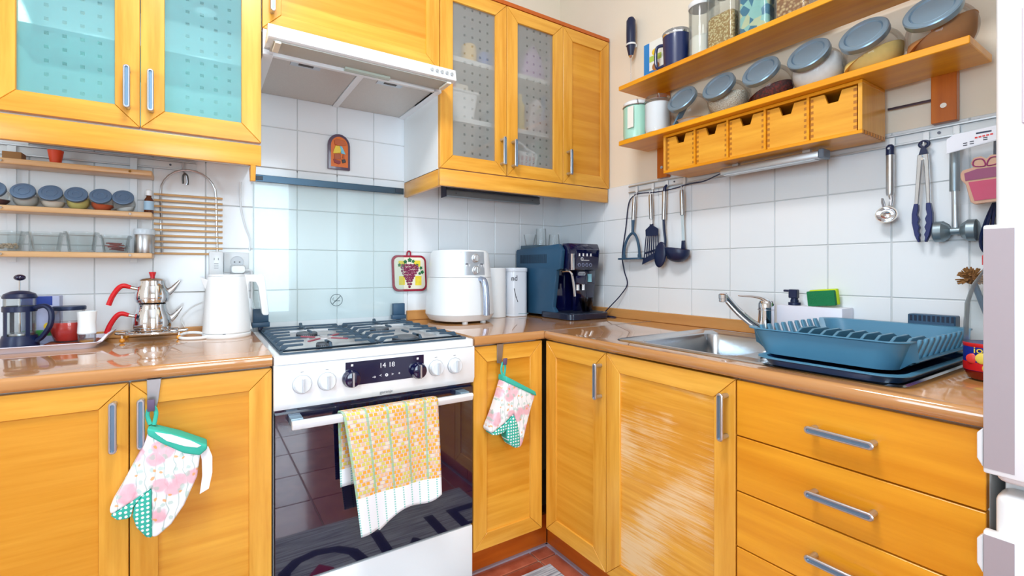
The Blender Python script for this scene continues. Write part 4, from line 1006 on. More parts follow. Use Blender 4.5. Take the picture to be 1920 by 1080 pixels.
# glass with white holder
sg = thing('sweetener_glass', 'small tumbler glass with white insert and amber bottom on the tray', 'glass', (-1.888, -.165, ZT))
c0 = (-1.888, -.165, ZT + .0003)
build(MB().lathe([(.017, 0), (.0195, .003), (.0205, .03), (.0195, .030), (.0175, .008), (.001, .006)], c0, 28), 'glass_foot', jarglass, sg)
build(MB().lathe([(.0160, .0082), (.0178, .014), (.001, .0142)], c0, 28), 'amber_drink', P('amber drink', (214, 140, 30), .2), sg)
build(MB().lathe([(.0195, .031), (.0215, .034), (.0200, .060), (.0215, .082), (.0225, .094), (.0205, .094), (.018, .06)], c0, 28), 'white_insert', white_pl, sg)
# wire trivet with wooden feet
tv = thing('wire_trivet', 'round chrome wire trivet on wooden ball feet under the teapot', 'trivet', (-1.742, -.088, ZW))
for r_ in (.092, .066, .040): build(MB().tube([(-1.742 + r_ * math.cos(2 * math.pi * k / 40), -.098 + r_ * .82 * math.sin(2 * math.pi * k / 40), .8415) for k in range(40)], .0018, 6, True), 'wire_ring', chrome, tv)
for a in range(0, 180, 45):
    build(MB().cyl((-1.742 + .092 * math.cos(R(a)), -.098 + .0754 * math.sin(R(a)), .8400), (-1.742 - .092 * math.cos(R(a)), -.098 - .0754 * math.sin(R(a)), .8400), .0016, 6), 'wire_spoke', chrome, tv)
for x, y in ((-1.812, -.145), (-1.672, -.145), (-1.812, -.048), (-1.672, -.048)):
    f = build(MB().sphere((x, y, ZW + .007), .007, 14, 10), 'ball_foot', P('varnished bead', (222, 150, 40), .3, coat=.4), tv)
    build(MB().cyl((x, y, ZW + .012), (x, y, .8415), .0022, 8), 'foot_pin', white_pl, f)
# double teapot
def teapot(name, label, z0, prof, hz, sz, rh):
    o = thing(name, label, 'teapot', (-1.742, -.098, z0)); c0 = (-1.742, -.098, z0)
    build(MB().lathe(prof, c0, 48), 'pot_body', chrome, o)
    x0 = -1.742 - rh
    build(MB().cyl((x0 + .006, -.098, z0 + hz), (x0 - .014, -.100, z0 + hz + .006), .0052, 12), 'handle_ferrule', chrome, o)
    build(MB().tube(smooth_path([(x0 - .013, -.100, z0 + hz + .0058), (x0 - .030, -.102, z0 + hz + .011), (x0 - .042, -.104, z0 + hz + .004), (x0 - .056, -.106, z0 + hz - .020), (x0 - .065, -.107, z0 + hz - .046)], 5), [.0060, .0062, .0066, .0070, .0074, .0074, .0074, .0074, .0074, .0074, .0074, .0074, .0072, .0072, .0072, .0072, .0072, .0072, .0072, .0072, .0070], 10, flat=1.0), 'pot_handle', red_pl, o)
    xs = -1.742 + rh
    build(MB().tube([(xs - .006, -.098, z0 + sz), (xs + .012, -.098, z0 + sz + .016), (xs + .027, -.098, z0 + sz + .036), (xs + .030, -.098, z0 + sz + .040)], [.013, .0085, .0042, .0038], 12), 'spout', chrome, o)
    return o
teapot('teapot', 'lower chrome pot of the double teapot with red handle', .8436, [(.040, 0), (.046, .002), (.0515, .022), (.049, .044), (.040, .066), (.037, .078), (.0375, .084)], .046, .030, .046)
up = teapot('teapot', 'upper chrome teapot with red handle and red lid knob', .9276, [(.034, 0), (.043, .006), (.0465, .018), (.045, .032), (.038, .054), (.035, .068), (.0355, .0715)], .046, .030, .041)
build(MB().lathe([(.0362, .0700), (.0362, .0718), (.030, .0775), (.012, .081), (.004, .0815)], (-1.742, -.098, .9276), 40), 'lid', chrome, up)
build(MB().lathe([(.0058, .081), (.0065, .085), (.0098, .097), (.0085, .0985), (.001, .0985)], (-1.742, -.098, .9276), 20), 'lid_knob', red_pl, up)
# kettle
kt = thing('electric_kettle', 'plain white electric kettle with square handle next to the stove', 'kettle', (-1.54, -.14, ZW))
c0 = (-1.541, -.145, ZW)
build(MB().lathe([(.0690, .0), (.0705, .003), (.0700, .012), (.0690, .0135)], c0, 48), 'power_base', white_pl, kt)
build(MB().lathe([(.0675, .0140), (.0695, .017), (.0660, .070), (.0600, .150), (.0555, .190), (.0530, .1945)], c0, 48), 'kettle_body', white_pl, kt)
build(MB().lathe([(.0525, .1948), (.0532, .1958), (.0520, .2005), (.001, .2015)], c0, 40), 'lid', white_pl, kt)
build(MB().loft([[(-1.541 - .052, -.145 - .016, 1.000), (-1.541 - .052, -.145 + .016, 1.000), (-1.541 - .056, -.145, .960)], [(-1.541 - .0760, -.145 - .004, 1.0105), (-1.541 - .0760, -.145 + .004, 1.0105), (-1.541 - .073, -.145, 1.0045)]]), 'spout', white_pl, kt)
hpts = [(-1.494, 1.0175), (-1.440, 1.0175), (-1.431, 1.010), (-1.418, .885), (-1.422, .880), (-1.436, .881), (-1.4395, .889), (-1.4500, .975), (-1.4580, .992), (-1.4760, .993), (-1.4790, .985), (-1.4790, .90), (-1.472, .850), (-1.468, .838), (-1.474, .835), (-1.488, .86), (-1.497, .94)]
build(MB().prism(hpts, 'y', -.160, -.130), 'kettle_handle', white_pl, kt, .004, 2)
build(MB().box(-1.556, -1.548, -.2155, -.2140, .8315, .8335), 'logo_mark', print_grey, kt)
build(MB().tube(smooth_path([(-1.600, -.115, ZW + .008), (-1.625, -.10, ZW + .012), (-1.655, -.095, ZW + .012), (-1.672, -.12, ZW + .007), (-1.662, -.165, ZW + .005), (-1.625, -.185, ZW + .005), (-1.595, -.178, ZW + .005)], 6), .005, 8), 'power_cord', white_pl, kt)
tag(build(MB().tube(smooth_path([(-1.66, -.03, .842), (-1.668, -.025, .87), (-1.64, -.02, .905), (-1.60, -.02, .925), (-1.56, -.02, .95), (-1.545, -.03, 1.0)], 6), .0016, 6), 'thin_cable', white_pl), 'thin white cable curving over the tiles behind the kettle', 'cable')

# ------------------------------------------------------------------ wall plaque and pot holder
pq = thing('wall_plaque', 'small arched terracotta wall plaque with painted figures under the hood', 'plaque', (-1.147, 0, 1.426))
def archp(x0, x1, z0, zs, zt, n=10):
    pts = [(x0, z0), (x1, z0)]
    cx = (x0 + x1) / 2; r = (x1 - x0) / 2
    for k in range(n + 1):
        a = math.pi * k / n; pts.append((cx + r * math.cos(a), zs + (zt - zs) * math.sin(a)))
    return pts
build(MB().prism(archp(-1.191, -1.105, 1.427, 1.522, 1.567), 'y', -.013, -.0005), 'plaque_frame', P('glazed plum frame', (88, 70, 92), .3, coat=.4), pq, .002, 2)
fld = build(MB().prism(archp(-1.180, -1.114, 1.437, 1.520, 1.556), 'y', -.0145, -.0125), 'plaque_field', P('orange glaze', (222, 108, 12), .35, noise=.15, nscale=60), pq)
def patch(pts, c_, d=.0035, n='painted_figure'): return build(MB().prism(pts, 'y', -.0145 - d, -.0142), n, P('glaze ' + str(c_), c_, .35, coat=.4), fld, .0008)
patch([(-1.168, 1.538), (-1.160, 1.546), (-1.128, 1.542), (-1.120, 1.526), (-1.128, 1.522), (-1.150, 1.520), (-1.166, 1.522)], (190, 84, 14), n='painted_hats')
patch([(-1.163, 1.519), (-1.148, 1.520), (-1.142, 1.505), (-1.144, 1.492), (-1.160, 1.489), (-1.173, 1.487), (-1.170, 1.500)], (238, 206, 50), n='painted_shirt')
patch([(-1.146, 1.520), (-1.138, 1.518), (-1.124, 1.488), (-1.141, 1.490)], (120, 196, 220), n='painted_shirt')
patch([(-1.167, 1.487), (-1.144, 1.489), (-1.142, 1.468), (-1.168, 1.464)], (170, 76, 20), n='painted_legs')
patch([(-1.135, 1.486), (-1.129, 1.486), (-1.129, 1.472), (-1.136, 1.472)], (176, 80, 30), n='painted_legs')
patch([(-1.172, 1.466), (-1.160, 1.463), (-1.144, 1.461), (-1.144, 1.451), (-1.152, 1.447), (-1.168, 1.452)], (140, 16, 24), n='painted_boots')
patch([(-1.140, 1.466), (-1.126, 1.470), (-1.122, 1.458), (-1.136, 1.452)], (34, 28, 34), n='painted_shoes')

ph = thing('pot_holder', 'square cloth pot holder printed with purple grapes on the tiles', 'pot holder', (-.852, 0, .93))
def warp(x0, x1, z0, z1, r):
    return [(p[0] + (p[1] - .98) * -.04, p[1]) for p in rrect((x0 + x1) / 2, (z0 + z1) / 2, (x1 - x0) / 2, (z1 - z0) / 2, r, 5)]
build(MB().prism(warp(-.927, -.770, .940, 1.094, .026), 'y', -.012, -.004), 'binding', P('crimson binding', (160, 20, 50), .8, bump=.3, bscale=300), ph, .003, 2)
pad = build(MB().prism(warp(-.918, -.779, .949, 1.085, .020), 'y', -.0145, -.011), 'quilted_face', P('natural cotton', (238, 232, 212), .9, bump=.3, bscale=200), ph, .002, 2)
for a, b, c_, d in ((-.902, -.872, 1.045, 1.070), (-.832, -.802, 1.045, 1.072), (-.900, -.874, .968, 1.005), (-.826, -.797, .965, 1.005)):
    build(MB().box(a, b, -.0149, -.0144, c_, d), 'yellow_print', P('yellow print', (244, 210, 60), .9, noise=.25, nscale=90), pad)
rnd = random.Random(11); gp = P('grape purple', (126, 26, 70), .5, noise=.3, nscale=60)
mb = MB(); hl = MB()
for j, (w, n) in enumerate(((.074, 8), (.082, 9), (.076, 8), (.062, 7), (.050, 6), (.038, 4), (.028, 3), (.018, 2), (.008, 1))):
    for i in range(n):
        x = -.852 + ((i + .5) / n - .5) * w + rnd.uniform(-.0015, .0015); z = 1.051 - j * .0112 + rnd.uniform(-.002, .002)
        mb.sphere((x, -.0148, z), (.0062, .0016, .0062), 10, 6)
        if (i + j) % 2: hl.sphere((x + .001, -.0162, z + .001), (.0013, .0006, .0013), 6, 4)
q = build(mb, 'grape_print', gp, pad); q['kind'] = 'stuff'
q = build(hl, 'grape_highlights', P('grape highlight', (240, 200, 224), .6), pad); q['kind'] = 'stuff'
lf = P('leaf green', (34, 110, 60), .7, noise=.3, nscale=90)
for (x, z, s_, a) in ((-.872, 1.066, .016, .4), (-.852, 1.074, .018, 1.5), (-.836, 1.068, .014, 2.4), (-.898, 1.052, .014, .2), (-.880, 1.050, .012, 2.5), (-.818, 1.052, .013, .6), (-.800, 1.040, .014, 2.0), (-.794, 1.022, .016, 1.2), (-.806, 1.016, .012, .3)):
    pts = [(x + s_ * (.35 + .65 * abs(math.cos(2.5 * q_))) * .62 * math.cos(q_ + a), z + s_ * (.35 + .65 * abs(math.cos(2.5 * q_))) * .62 * math.sin(q_ + a)) for q_ in [2 * math.pi * k / 15 for k in range(15)]]
    build(MB().prism(pts, 'y', -.0158, -.0144), 'leaf_print', lf, pad)
build(MB().tube(smooth_path([(-.862, -.008, 1.092), (-.860, -.008, 1.106), (-.852, -.008, 1.112), (-.845, -.008, 1.105), (-.846, -.008, 1.092)], 4), .0032, 8, flat=.6), 'hanging_loop', P('crimson binding', (160, 20, 50), .8), ph)

# ------------------------------------------------------------------ corner appliances
af = thing('air_fryer', 'white air fryer with silver control panel and pull handle', 'air fryer', (-.682, -.145, ZW))
ac = (-.682, -.147, ZW)
def ell(rx, ry, z, n=56): return [(ac[0] + rx * math.copysign(abs(math.cos(a)) ** .82, math.cos(a)), ac[1] + ry * math.copysign(abs(math.sin(a)) ** .82, math.sin(a)), ac[2] + z) for a in [2 * math.pi * k / n for k in range(n)]]
build(MB().loft([ell(.105, .105, .006), ell(.122, .122, .010), ell(.136, .133, .030), ell(.1375, .135, .034)]), 'fryer_base', P('fryer base', (226, 228, 230), .35), af)
for dx, dy in ((-.03, -.10), (.06, -.09), (-.06, .08), (.06, .08)): build(MB().cyl((ac[0] + dx, ac[1] + dy, ZW), (ac[0] + dx, ac[1] + dy, ZW + .008), .012, 12), 'fryer_foot', white_pl, af)
build(MB().loft([ell(.1375, .135, .0345), ell(.1365, .134, .06), ell(.128, .126, .17), ell(.1262, .1245, .1835)]), 'fryer_drawer', white_pl, af)
build(MB().loft([ell(.1262, .1245, .1850), ell(.1225, .121, .235), ell(.1165, .115, .282), ell(.108, .107, .2945), ell(.06, .06, .2965)]), 'fryer_head', white_pl, af)
def fr_y(x, z):
    t_ = (z - .0345) / .26; ry = .135 - .021 * max(0, t_); rx = .1375 - .021 * max(0, t_)
    c_ = max(0, 1 - (abs(x) / rx) ** (2 / .82)) ** (.82 / 2); return ac[1] - ry * c_
def wrap(x0, x1, z0, z1, off, th, n=8, mm=5):
    m = MB(); ring = []
    A, B = [], []
    for j in range(mm + 1):
        z = z0 + (z1 - z0) * j / mm
        A.append([(ac[0] + x, fr_y(x, z) - off, ZW + z) for x in [x0 + (x1 - x0) * i / n for i in range(n + 1)]])
        B.append([(ac[0] + x, fr_y(x, z) - off + th, ZW + z) for x in [x0 + (x1 - x0) * i / n for i in range(n + 1)]])
    va = [[m.bm.verts.new(p) for p in r_] for r_ in A]; vb = [[m.bm.verts.new(p) for p in r_] for r_ in B]
    for j in range(mm):
        for i in range(n):
            m._f([va[j][i], va[j][i + 1], va[j + 1][i + 1], va[j + 1][i]], True); m._f([vb[j][i], vb[j + 1][i], vb[j + 1][i + 1], vb[j][i + 1]], True)
    for i in range(n):
        m._f([va[0][i], vb[0][i], vb[0][i + 1], va[0][i + 1]]); m._f([va[mm][i], va[mm][i + 1], vb[mm][i + 1], vb[mm][i]])
    for j in range(mm):
        m._f([va[j][0], va[j + 1][0], vb[j + 1][0], vb[j][0]]); m._f([va[j][n], vb[j][n], vb[j + 1][n], va[j + 1][n]])
    return m
cp = build(wrap(-.052, .052, .194, .288, .0022, .004), 'control_panel', P('silver panel', (190, 198, 206), .3, .6), af)
for z in (.262, .214):
    y_ = fr_y(.004, z) - .003
    kb = build(MB().lathe([(.0175, 0), (.0175, .003), (.0145, .004), (.0135, .014), (.0115, .016)], (ac[0] + .006, y_, ZW + z), 28, Matrix.Rotation(R(90), 3, 'X')), 'dial', P('silver dial', (206, 208, 210), .3, .7), cp)
    build(MB().box(ac[0] + .004, ac[0] + .008, y_ - .0175, y_ - .012, ZW + z - .012, ZW + z + .012), 'dial_grip', P('silver dial', (206, 208, 210), .3, .7), kb, .0008)
for x in (-.032, .036): build(MB().box(ac[0] + x - .006, ac[0] + x + .006, fr_y(x, .238) - .0034, fr_y(x, .238) - .002, ZW + .236, ZW + .240), 'indicator', print_dark, cp)
build(wrap(-.014, .046, .120, .181, .0012, .003), 'handle_recess', P('recess slate', (110, 128, 140), .4), af)
hy = fr_y(.028, .15)
build(MB().tube(smooth_path([(ac[0] + .030, hy + .002, ZW + .178), (ac[0] + .032, hy - .020, ZW + .172), (ac[0] + .034, hy - .030, ZW + .14), (ac[0] + .035, hy - .034, ZW + .08), (ac[0] + .035, hy - .034, ZW + .035)], 5), .0135, 14, flat=.8), 'pull_handle', P('handle silver blue', (176, 190, 214), .22, .7), af)
tag(build(MB().lathe([(.046, 0), (.048, .002), (.048, .222), (.046, .2235), (.022, .2235), (.020, .215)], (-.468, -.095, ZW), 40), 'paper_roll', P('paper towel white', (238, 244, 248), .9, bump=.15, bscale=300)), 'white roll standing between air fryer and lettered tin', 'paper roll')
tn = thing('tin_canister', 'white lettered tin canister with raised lid by the coffee machine', 'canister', (-.362, -.090, ZW))
sq = lambda r_, z: [(p[0], p[1], ZW + z) for p in rrect(-.362, -.095, r_, r_ * .9, .03, 6)]
build(MB().loft([sq(.052, 0), sq(.054, .002), sq(.054, .007), sq(.0525, .009), sq(.0525, .205), sq(.0525, .2055)]), 'tin_body', P('white tin', (226, 234, 244), .25, coat=.3), tn)
build(MB().loft([sq(.054, .2060), sq(.0545, .208), sq(.0545, .220), sq(.051, .2245), sq(.02, .2250)]), 'lid', P('white tin', (226, 234, 244), .25), tn)
text('nd', .036, print_dark, tn, (-.395, -.1428, ZW + .176), name='tin_lettering')
build(MB().tube([(-.396, -.1430, ZW + .130), (-.388, -.1430, ZW + .095), (-.376, -.1430, ZW + .068)], .0016, 6), 'tin_motif', print_dark, tn)
build(MB().sphere((-.386, -.1430, ZW + .090), (.003, .0012, .003), 8, 6), 'tin_motif', print_dark, tn)
build(MB().box(-.372, -.3165, -.1432, -.1424, ZW + .012, ZW + .0145), 'tin_line', P('tin line', (150, 190, 200), .5), tn)

# coffee machine
cm = thing('coffee_machine', 'blue-black bean-to-cup coffee machine in the corner', 'coffee machine', (-.18, -.21, ZW))
cx0, cx1 = -.292, -.072
body = P('slate machine side', (36, 78, 108), .4)
build(MB().prism([(-.305, ZW + .03), (-.285, ZW + .05), (-.298, ZW + .13), (-.310, ZW + .212), (-.335, ZW + .218), (-.345, ZW + .300), (-.322, ZW + .327), (-.02, ZW + .312), (-.012, ZW + .305), (-.012, ZW + .012), (-.305, ZW + .012)], 'x', cx0, cx0 + .022), 'side_shell', body, cm, .003, 2)
build(MB().prism([(-.305, ZW + .03), (-.285, ZW + .05), (-.298, ZW + .13), (-.310, ZW + .212), (-.335, ZW + .218), (-.345, ZW + .300), (-.322, ZW + .327), (-.02, ZW + .312), (-.012, ZW + .305), (-.012, ZW + .012), (-.305, ZW + .012)], 'x', cx1 - .022, cx1), 'side_shell', body, cm, .003, 2)
build(MB().box(cx0 + .022, cx1 - .022, -.275, -.014, ZW + .012, ZW + .318), 'core', black_gl, cm, .002)
for k in range(26): build(MB().box(cx0 - .0008, cx0 + .002, -.245 + k * .0078, -.2415 + k * .0078, ZW + .245, ZW + .285), 'vent_slot', P('vent dark', (22, 40, 58), .6), cm)
build(MB().box(cx0 + .02, cx1 - .02, -.15, -.02, ZW + .312, ZW + .332), 'bean_lid', P('slate machine lid', (70, 96, 112), .4), cm, .004, 2)
fp_ = build(MB().prism([(-.318, ZW + .214), (-.362, ZW + .214), (-.372, ZW + .30), (-.360, ZW + .330), (-.318, ZW + .330)], 'x', cx0 + .026, cx1 - .018), 'front_panel', black_gl, cm, .004, 2)
dpn = build(MB().prism([(-.366, ZW + .222), (-.3755, ZW + .302), (-.372, ZW + .3045), (-.360, ZW + .224)], 'x', -.232, -.100), 'touch_panel', P('panel navy', (8, 8, 52), .06, coat=.6), fp_)
def onp(z): return -.3665 - (z - .222) / .08 * .0095 - .0004
for k in range(4):
    x = -.215 + k * .0225
    build(MB().prism([(x - .004, ZW + .286), (x + .004, ZW + .286), (x + .003, ZW + .277), (x + .004, ZW + .274), (x - .004, ZW + .274), (x - .003, ZW + .277)], 'y', onp(.280) - .0005, onp(.280) + .002), 'symbol', print_white, dpn)
    x = -.212 + k * .0225
    build(MB().lathe([(.0075, 0), (.0075, .0012), (.0058, .0012), (.0058, 0)], (x, onp(.238) + .0006, ZW + .236), 18, Matrix.Rotation(R(90), 3, 'X'), False, False), 'symbol', P('symbol grey', (150, 160, 190), .5), dpn)
build(MB().box(-.200, -.155, onp(.258) - .0005, onp(.258) + .001, ZW + .2555, ZW + .2575), 'symbol', print_white, dpn)
build(MB().lathe([(.0072, 0), (.0072, .001), (.005, .001), (.005, 0)], (-.198, onp(.262) + .0004, ZW + .262), 16, Matrix.Rotation(R(90), 3, 'X'), False, False), 'symbol', print_white, dpn)
build(MB().prism([(-.300, ZW + .03), (-.312, ZW + .03), (-.322, ZW + .10), (-.330, ZW + .17), (-.330, ZW + .212), (-.300, ZW + .212)], 'x', cx0 + .105, cx1 - .004), 'water_front', black_gl, cm, .003, 2)
lg = build(MB().prism(rrect(-.163, ZW + .197, .021, .0085, .008, 5), 'y', -.3345, -.330), 'badge', P('badge silver', (196, 200, 210), .3, .6), cm)
text('De’Longhi', .0085, print_dark, lg, (-.163, -.3349, ZW + .197), name='badge_lettering')
build(MB().box(-.125, -.104, -.3345, -.329, ZW + .160, ZW + .196), 'sticker', P('pale sticker', (150, 214, 232), .5), cm)
for x in (-.195, -.163): build(MB().lathe([(.009, 0), (.008, .05), (.0085, .052)], (x, -.340, ZW + .125), 16), 'coffee_spout', chrome, cm)
build(MB().box(-.212, -.146, -.352, -.330, ZW + .150, ZW + .190), 'spout_block', black_gl, cm, .004, 2)
build(MB().tube(smooth_path([(-.262, -.32, ZW + .208), (-.248, -.352, ZW + .206), (-.240, -.360, ZW + .17), (-.232, -.362, ZW + .10)], 5), .0055, 10), 'milk_wand', chrome, cm)
build(MB().cyl((-.252, -.368, ZW + .285), (-.246, -.362, ZW + .216), .010, 14), 'wand_cover', chrome, cm)
rr = lambda hx, hy, z, r=.03: [(p[0], p[1], ZW + z) for p in rrect((cx0 + cx1) / 2, -.305, hx, hy, r)]
build(MB().loft([rr(.112, .105, .001), rr(.115, .108, .004), rr(.115, .108, .026), rr(.112, .105, .029)]), 'drip_tray', P('drip tray navy', (20, 34, 58), .25, coat=.3), cm)
build(MB().loft([rr(.100, .094, .0292, .024), rr(.100, .094, .0305, .024)]), 'drip_grid', P('drip grid', (36, 44, 60), .3, .3), cm)
tag(build(MB().lathe([(.016, .0308), (.018, .033), (.030, .080), (.0315, .092), (.0300, .092), (.0285, .080), (.016, .036), (.001, .036)], (-.165, -.362, ZW), 30), 'coffee_glass', thin_glass('smoked glass', (150, 150, 170), .9)), 'tapered coffee glass standing under the machine spout', 'glass')
gz = ZW + .3322
tag(build(MB().lathe([(.0265, 0), (.0265, .002), (.0240, .080), (.0225, .083), (.0220, .080), (.0250, .003)], (-.195, -.085, gz), 28, None, False, False), 'drinking_glass', smoke), 'tall upturned glass on top of the coffee machine', 'glass')
tag(build(MB().lathe([(.0285, 0), (.0285, .002), (.0245, .052), (.0230, .056), (.0225, .052), (.0270, .003)], (-.125, -.100, gz), 28, None, False, False), 'drinking_glass', smoke), 'short upturned glass on top of the coffee machine', 'glass')
tag(build(MB().lathe([(.020, 0), (.022, .002), (.031, .052), (.0295, .052), (.020, .004), (.001, .004)], (-.255, -.075, gz), 28), 'drinking_glass', smoke), 'small flared glass bowl at the back of the coffee machine', 'glass')

# ------------------------------------------------------------------ strip lamps
sl = thing('strip_lamp', 'grey aluminium strip lamp under the corner wall cabinet', 'lamp', (-.47, -.1, 1.345))
build(MB().prism([(-.06, 1.402), (-.10, 1.382), (-.105, 1.349), (-.09, 1.345), (-.06, 1.372)], 'x', -.722, -.216), 'lamp_body', P('lamp grey', (132, 140, 146), .4, .6), sl, .001)
build(MB().box(-.7245, -.722, -.106, -.058, 1.344, 1.402), 'end_cap', black_pl, sl)
build(MB().box(-.722, -.216, -.1065, -.1025, 1.3765, 1.3795), 'seam', black_pl, sl)
for x in (-.675, -.262): build(MB().cyl((x, -.103, 1.362), (x, -.107, 1.361), .0022, 8), 'screw', P('screw dark', (96, 100, 110), .4, .8), sl)
sl = thing('strip_lamp', 'slim grey strip lamp under the small-drawer shelf', 'lamp', (-.1, -1.1, 1.34))
build(MB().box(-.118, -.078, -1.236, -.945, 1.352, 1.374), 'lamp_body', alu, sl, .005, 2)
build(MB().box(-.119, -.077, -1.250, -1.236, 1.350, 1.376), 'end_cap', P('end cap grey', (110, 124, 140), .4), sl, .002)
build(MB().box(-.112, -.084, -1.225, -.955, 1.3495, 1.352), 'diffuser', P('lamp diffuser', (226, 234, 238), .4), sl)
for y in (-1.20, -.99): build(MB().box(-.105, -.091, y - .01, y + .01, 1.374, 1.3835), 'mount', alu, sl)
tag(build(MB().tube(smooth_path([(-.098, -.944, 1.363), (-.07, -.90, 1.362), (-.03, -.83, 1.359), (-.014, -.76, 1.362), (-.014, -.70, 1.355), (-.013, -.62, 1.352), (-.0135, -.53, 1.358), (-.010, -.490, 1.352), (-.008, -.462, 1.32), (-.006, -.445, 1.22), (-.006, -.425, 1.10), (-.006, -.435, 1.03), (-.008, -.455, .97), (-.022, -.43, .92), (-.035, -.385, .87), (-.04, -.34, .828), (-.05, -.34, .8215), (-.055, -.40, .8205), (-.03, -.41, .8205), (-.022, -.36, .8205), (-.03, -.28, .8205), (-.03, -.18, .8205)], 6), .0024, 8), 'lamp_cable', black_pl), 'thin dark cable hanging from the strip lamp down to the worktop', 'cable')

# ------------------------------------------------------------------ shelf unit on the right wall
su = thing('wall_shelf', 'long wooden two-board wall shelf with jars above the sink', 'shelf', (-.1, -1.07, 1.52))
for z0, z1 in ((1.523, 1.541), (1.741, 1.758)):
    build(MB().box(-.200, -.0245, -1.556, -.578, z0, z1), 'shelf_board', shelf_y, su, .0015)
for a, b in ((-.668, -.622), (-1.496, -1.449)):
    u_ = build(MB().box(-.024, -.0005, a, b, 1.405, 1.93), 'upright', wood('upright ' + str(a), (176, 86, 10), (206, 112, 24), (30, 30, 2.2)), su, .001)
    build(MB().cyl((-.0238, (a + b) / 2, 1.446), (-.0262, (a + b) / 2, 1.446), .0062, 14), 'screw', chrome, u_)
tag(build(MB().tube([(-.005, -1.357, 1.473), (-.005, -1.448, 1.471)], .0032, 8), 'steel_rod', P('rod dark', (96, 92, 110), .3, .8)), 'thin dark rod on the wall between drawer box and shelf upright', 'rod')
# box of five little drawers
db = thing('drawer_box', 'wooden box of five little finger-jointed drawers hung under the shelf', 'drawer box', (-.1, -1.06, 1.384))
bx0, bx1, by0, by1, bz0, bz1 = -.172, -.0245, -1.357, -.764, 1.384, 1.5225
t_ = .009
build(MB().box(bx0, bx1, by0, by1, bz0, bz0 + t_), 'bottom_board', shelf_y, db, .0008)
build(MB().box(bx0, bx1, by0, by1, bz1 - t_, bz1), 'top_board', shelf_y, db, .0008)
for a in (by0, by1 - t_): build(MB().box(bx0, bx1, a, a + t_, bz0 + t_, bz1 - t_), 'side_board', wood_z, db, .0006)
build(MB().box(bx1 - .006, bx1, by0 + t_, by1 - t_, bz0 + t_, bz1 - t_), 'back_board', wood_y, db)
edges = [-.773, -.883, -.998, -1.118, -1.2345, -1.3480]
edges = [-.773 - k * (1.348 - .773) / 5 for k in range(6)]
for k in range(1, 5): build(MB().box(bx0, bx1 - .006, edges[k] - .003, edges[k] + .003, bz0 + t_, bz1 - t_), 'divider', shelf_y, db)
for k in range(8):
    build(MB().box(bx0 + .008 + k * .0175, bx0 + .017 + k * .0175, by0 - .0006, by0 + .004, bz0 - .0006, bz0 + t_), 'finger_joint', joint_wood, db)
mini = wood('mini drawer front', (214, 138, 26), (240, 176, 58), (30, 2.5, 30), rough=.4)
for k in range(5):
    a, b = edges[k + 1] + .0042, edges[k] - .0042; m_ = (a + b) / 2; z0, z1 = bz0 + t_ + .001, bz1 - t_ - .003
    ins = .006
    pts = [(a, z0), (b, z0), (b, z1), (m_ + .020, z1), (m_ + .012, z1 - .028), (m_ - .012, z1 - .028), (m_ - .020, z1), (a, z1)]
    d = build(MB().prism(pts, 'x', bx0 + ins, bx0 + ins + .009), 'drawer', mini, db, .0006, center=True)
    build(MB().box(bx0 + ins + .009, bx1 - .012, a, a + .006, z0, z1 - .004).box(bx0 + ins + .009, bx1 - .012, b - .006, b, z0, z1 - .004).box(bx0 + ins + .009, bx1 - .012, a, b, z0, z0 + .005).box(bx1 - .02, bx1 - .012, a, b, z0, z1 - .004), 'drawer_box_sides', wood_y, d)
    for j in range(7):
        zz = z0 + .006 + j * .0162
        for e0, e1 in ((a - .0003, a + .0075), (b - .0075, b + .0003)):
            build(MB().box(bx0 + ins - .0005, bx0 + ins + .002, e0, e1, zz, zz + .0078), 'finger_joint', joint_wood, d)
# tilted storage jars
def big_jar(y, label, fillc=None, fill=.3, slope=0.0, extra=None, sc=1.0, spk=None):
    Rj = .0655 * sc; cx = -.1155; z0 = 1.5414
    o = thing('storage_jar', label, 'jar', (cx, y, z0), 'tilted storage jars on the lower board')
    c0 = Vector((cx, y, z0 + Rj * .84)); ax = Vector((-math.sin(R(60)), 0, math.cos(R(60)))); M_ = ax.to_track_quat('Z', 'Y').to_matrix()
    build(MB().sphere(c0, (Rj, Rj * .985, Rj), 36, 22, zmin=-Rj * .84), 'jar_body', jarglass, o)
    base = c0 + ax * Rj * .80
    build(MB().lathe([(.0445 * sc, -.006), (.0440 * sc, .012)], base, 32, M_, False, False), 'jar_neck', jarglass, o)
    r_ = .0520 * sc
    build(MB().lathe([(r_ * .985, 0), (r_, .002), (r_, .014), (r_ * .955, .0165), (r_ * .78, .0165), (r_ * .74, .0125), (r_ * .70, .0140), (r_ * .1, .0140), (.0001, .0140)], base + ax * .006, 48, M_), 'lid', lid_m, o)
    if fillc:
        f = Rj * .955; top = -Rj * .84 + fill * 2 * Rj
        mb = MB().sphere(c0, (f, f * .985, f), 32, 20, zmin=-Rj * .81, zmax=top)
        if slope:
            for v in mb.bm.verts:
                if v.co.z > c0.z + top - 1e-4: v.co.z += (v.co.y - y) * slope
        build(mb, 'contents', spk or P('store ' + str(fillc), fillc, .9, noise=.1, nscale=90), o)
    if extra: extra(o, c0)
    return o
def scoop(o, c0):
    build(MB().box(-.012, .012, -.003, .003, -.035, .035).xf(Matrix.Translation(c0 + Vector((-.046, .018, -.02))) @ Matrix.Rotation(R(35), 4, 'X')), 'scoop', P('scoop blue', (90, 130, 160), .4), o, .001)
big_jar(-.842, 'tilted storage jar with a little white powder and a blue scoop', (238, 238, 238), .16, extra=scoop)
big_jar(-.976, 'tilted storage jar half full of white rice', (236, 228, 212), .52, spk=speckle('rice grain', (240, 234, 222), (206, 194, 172), 260))
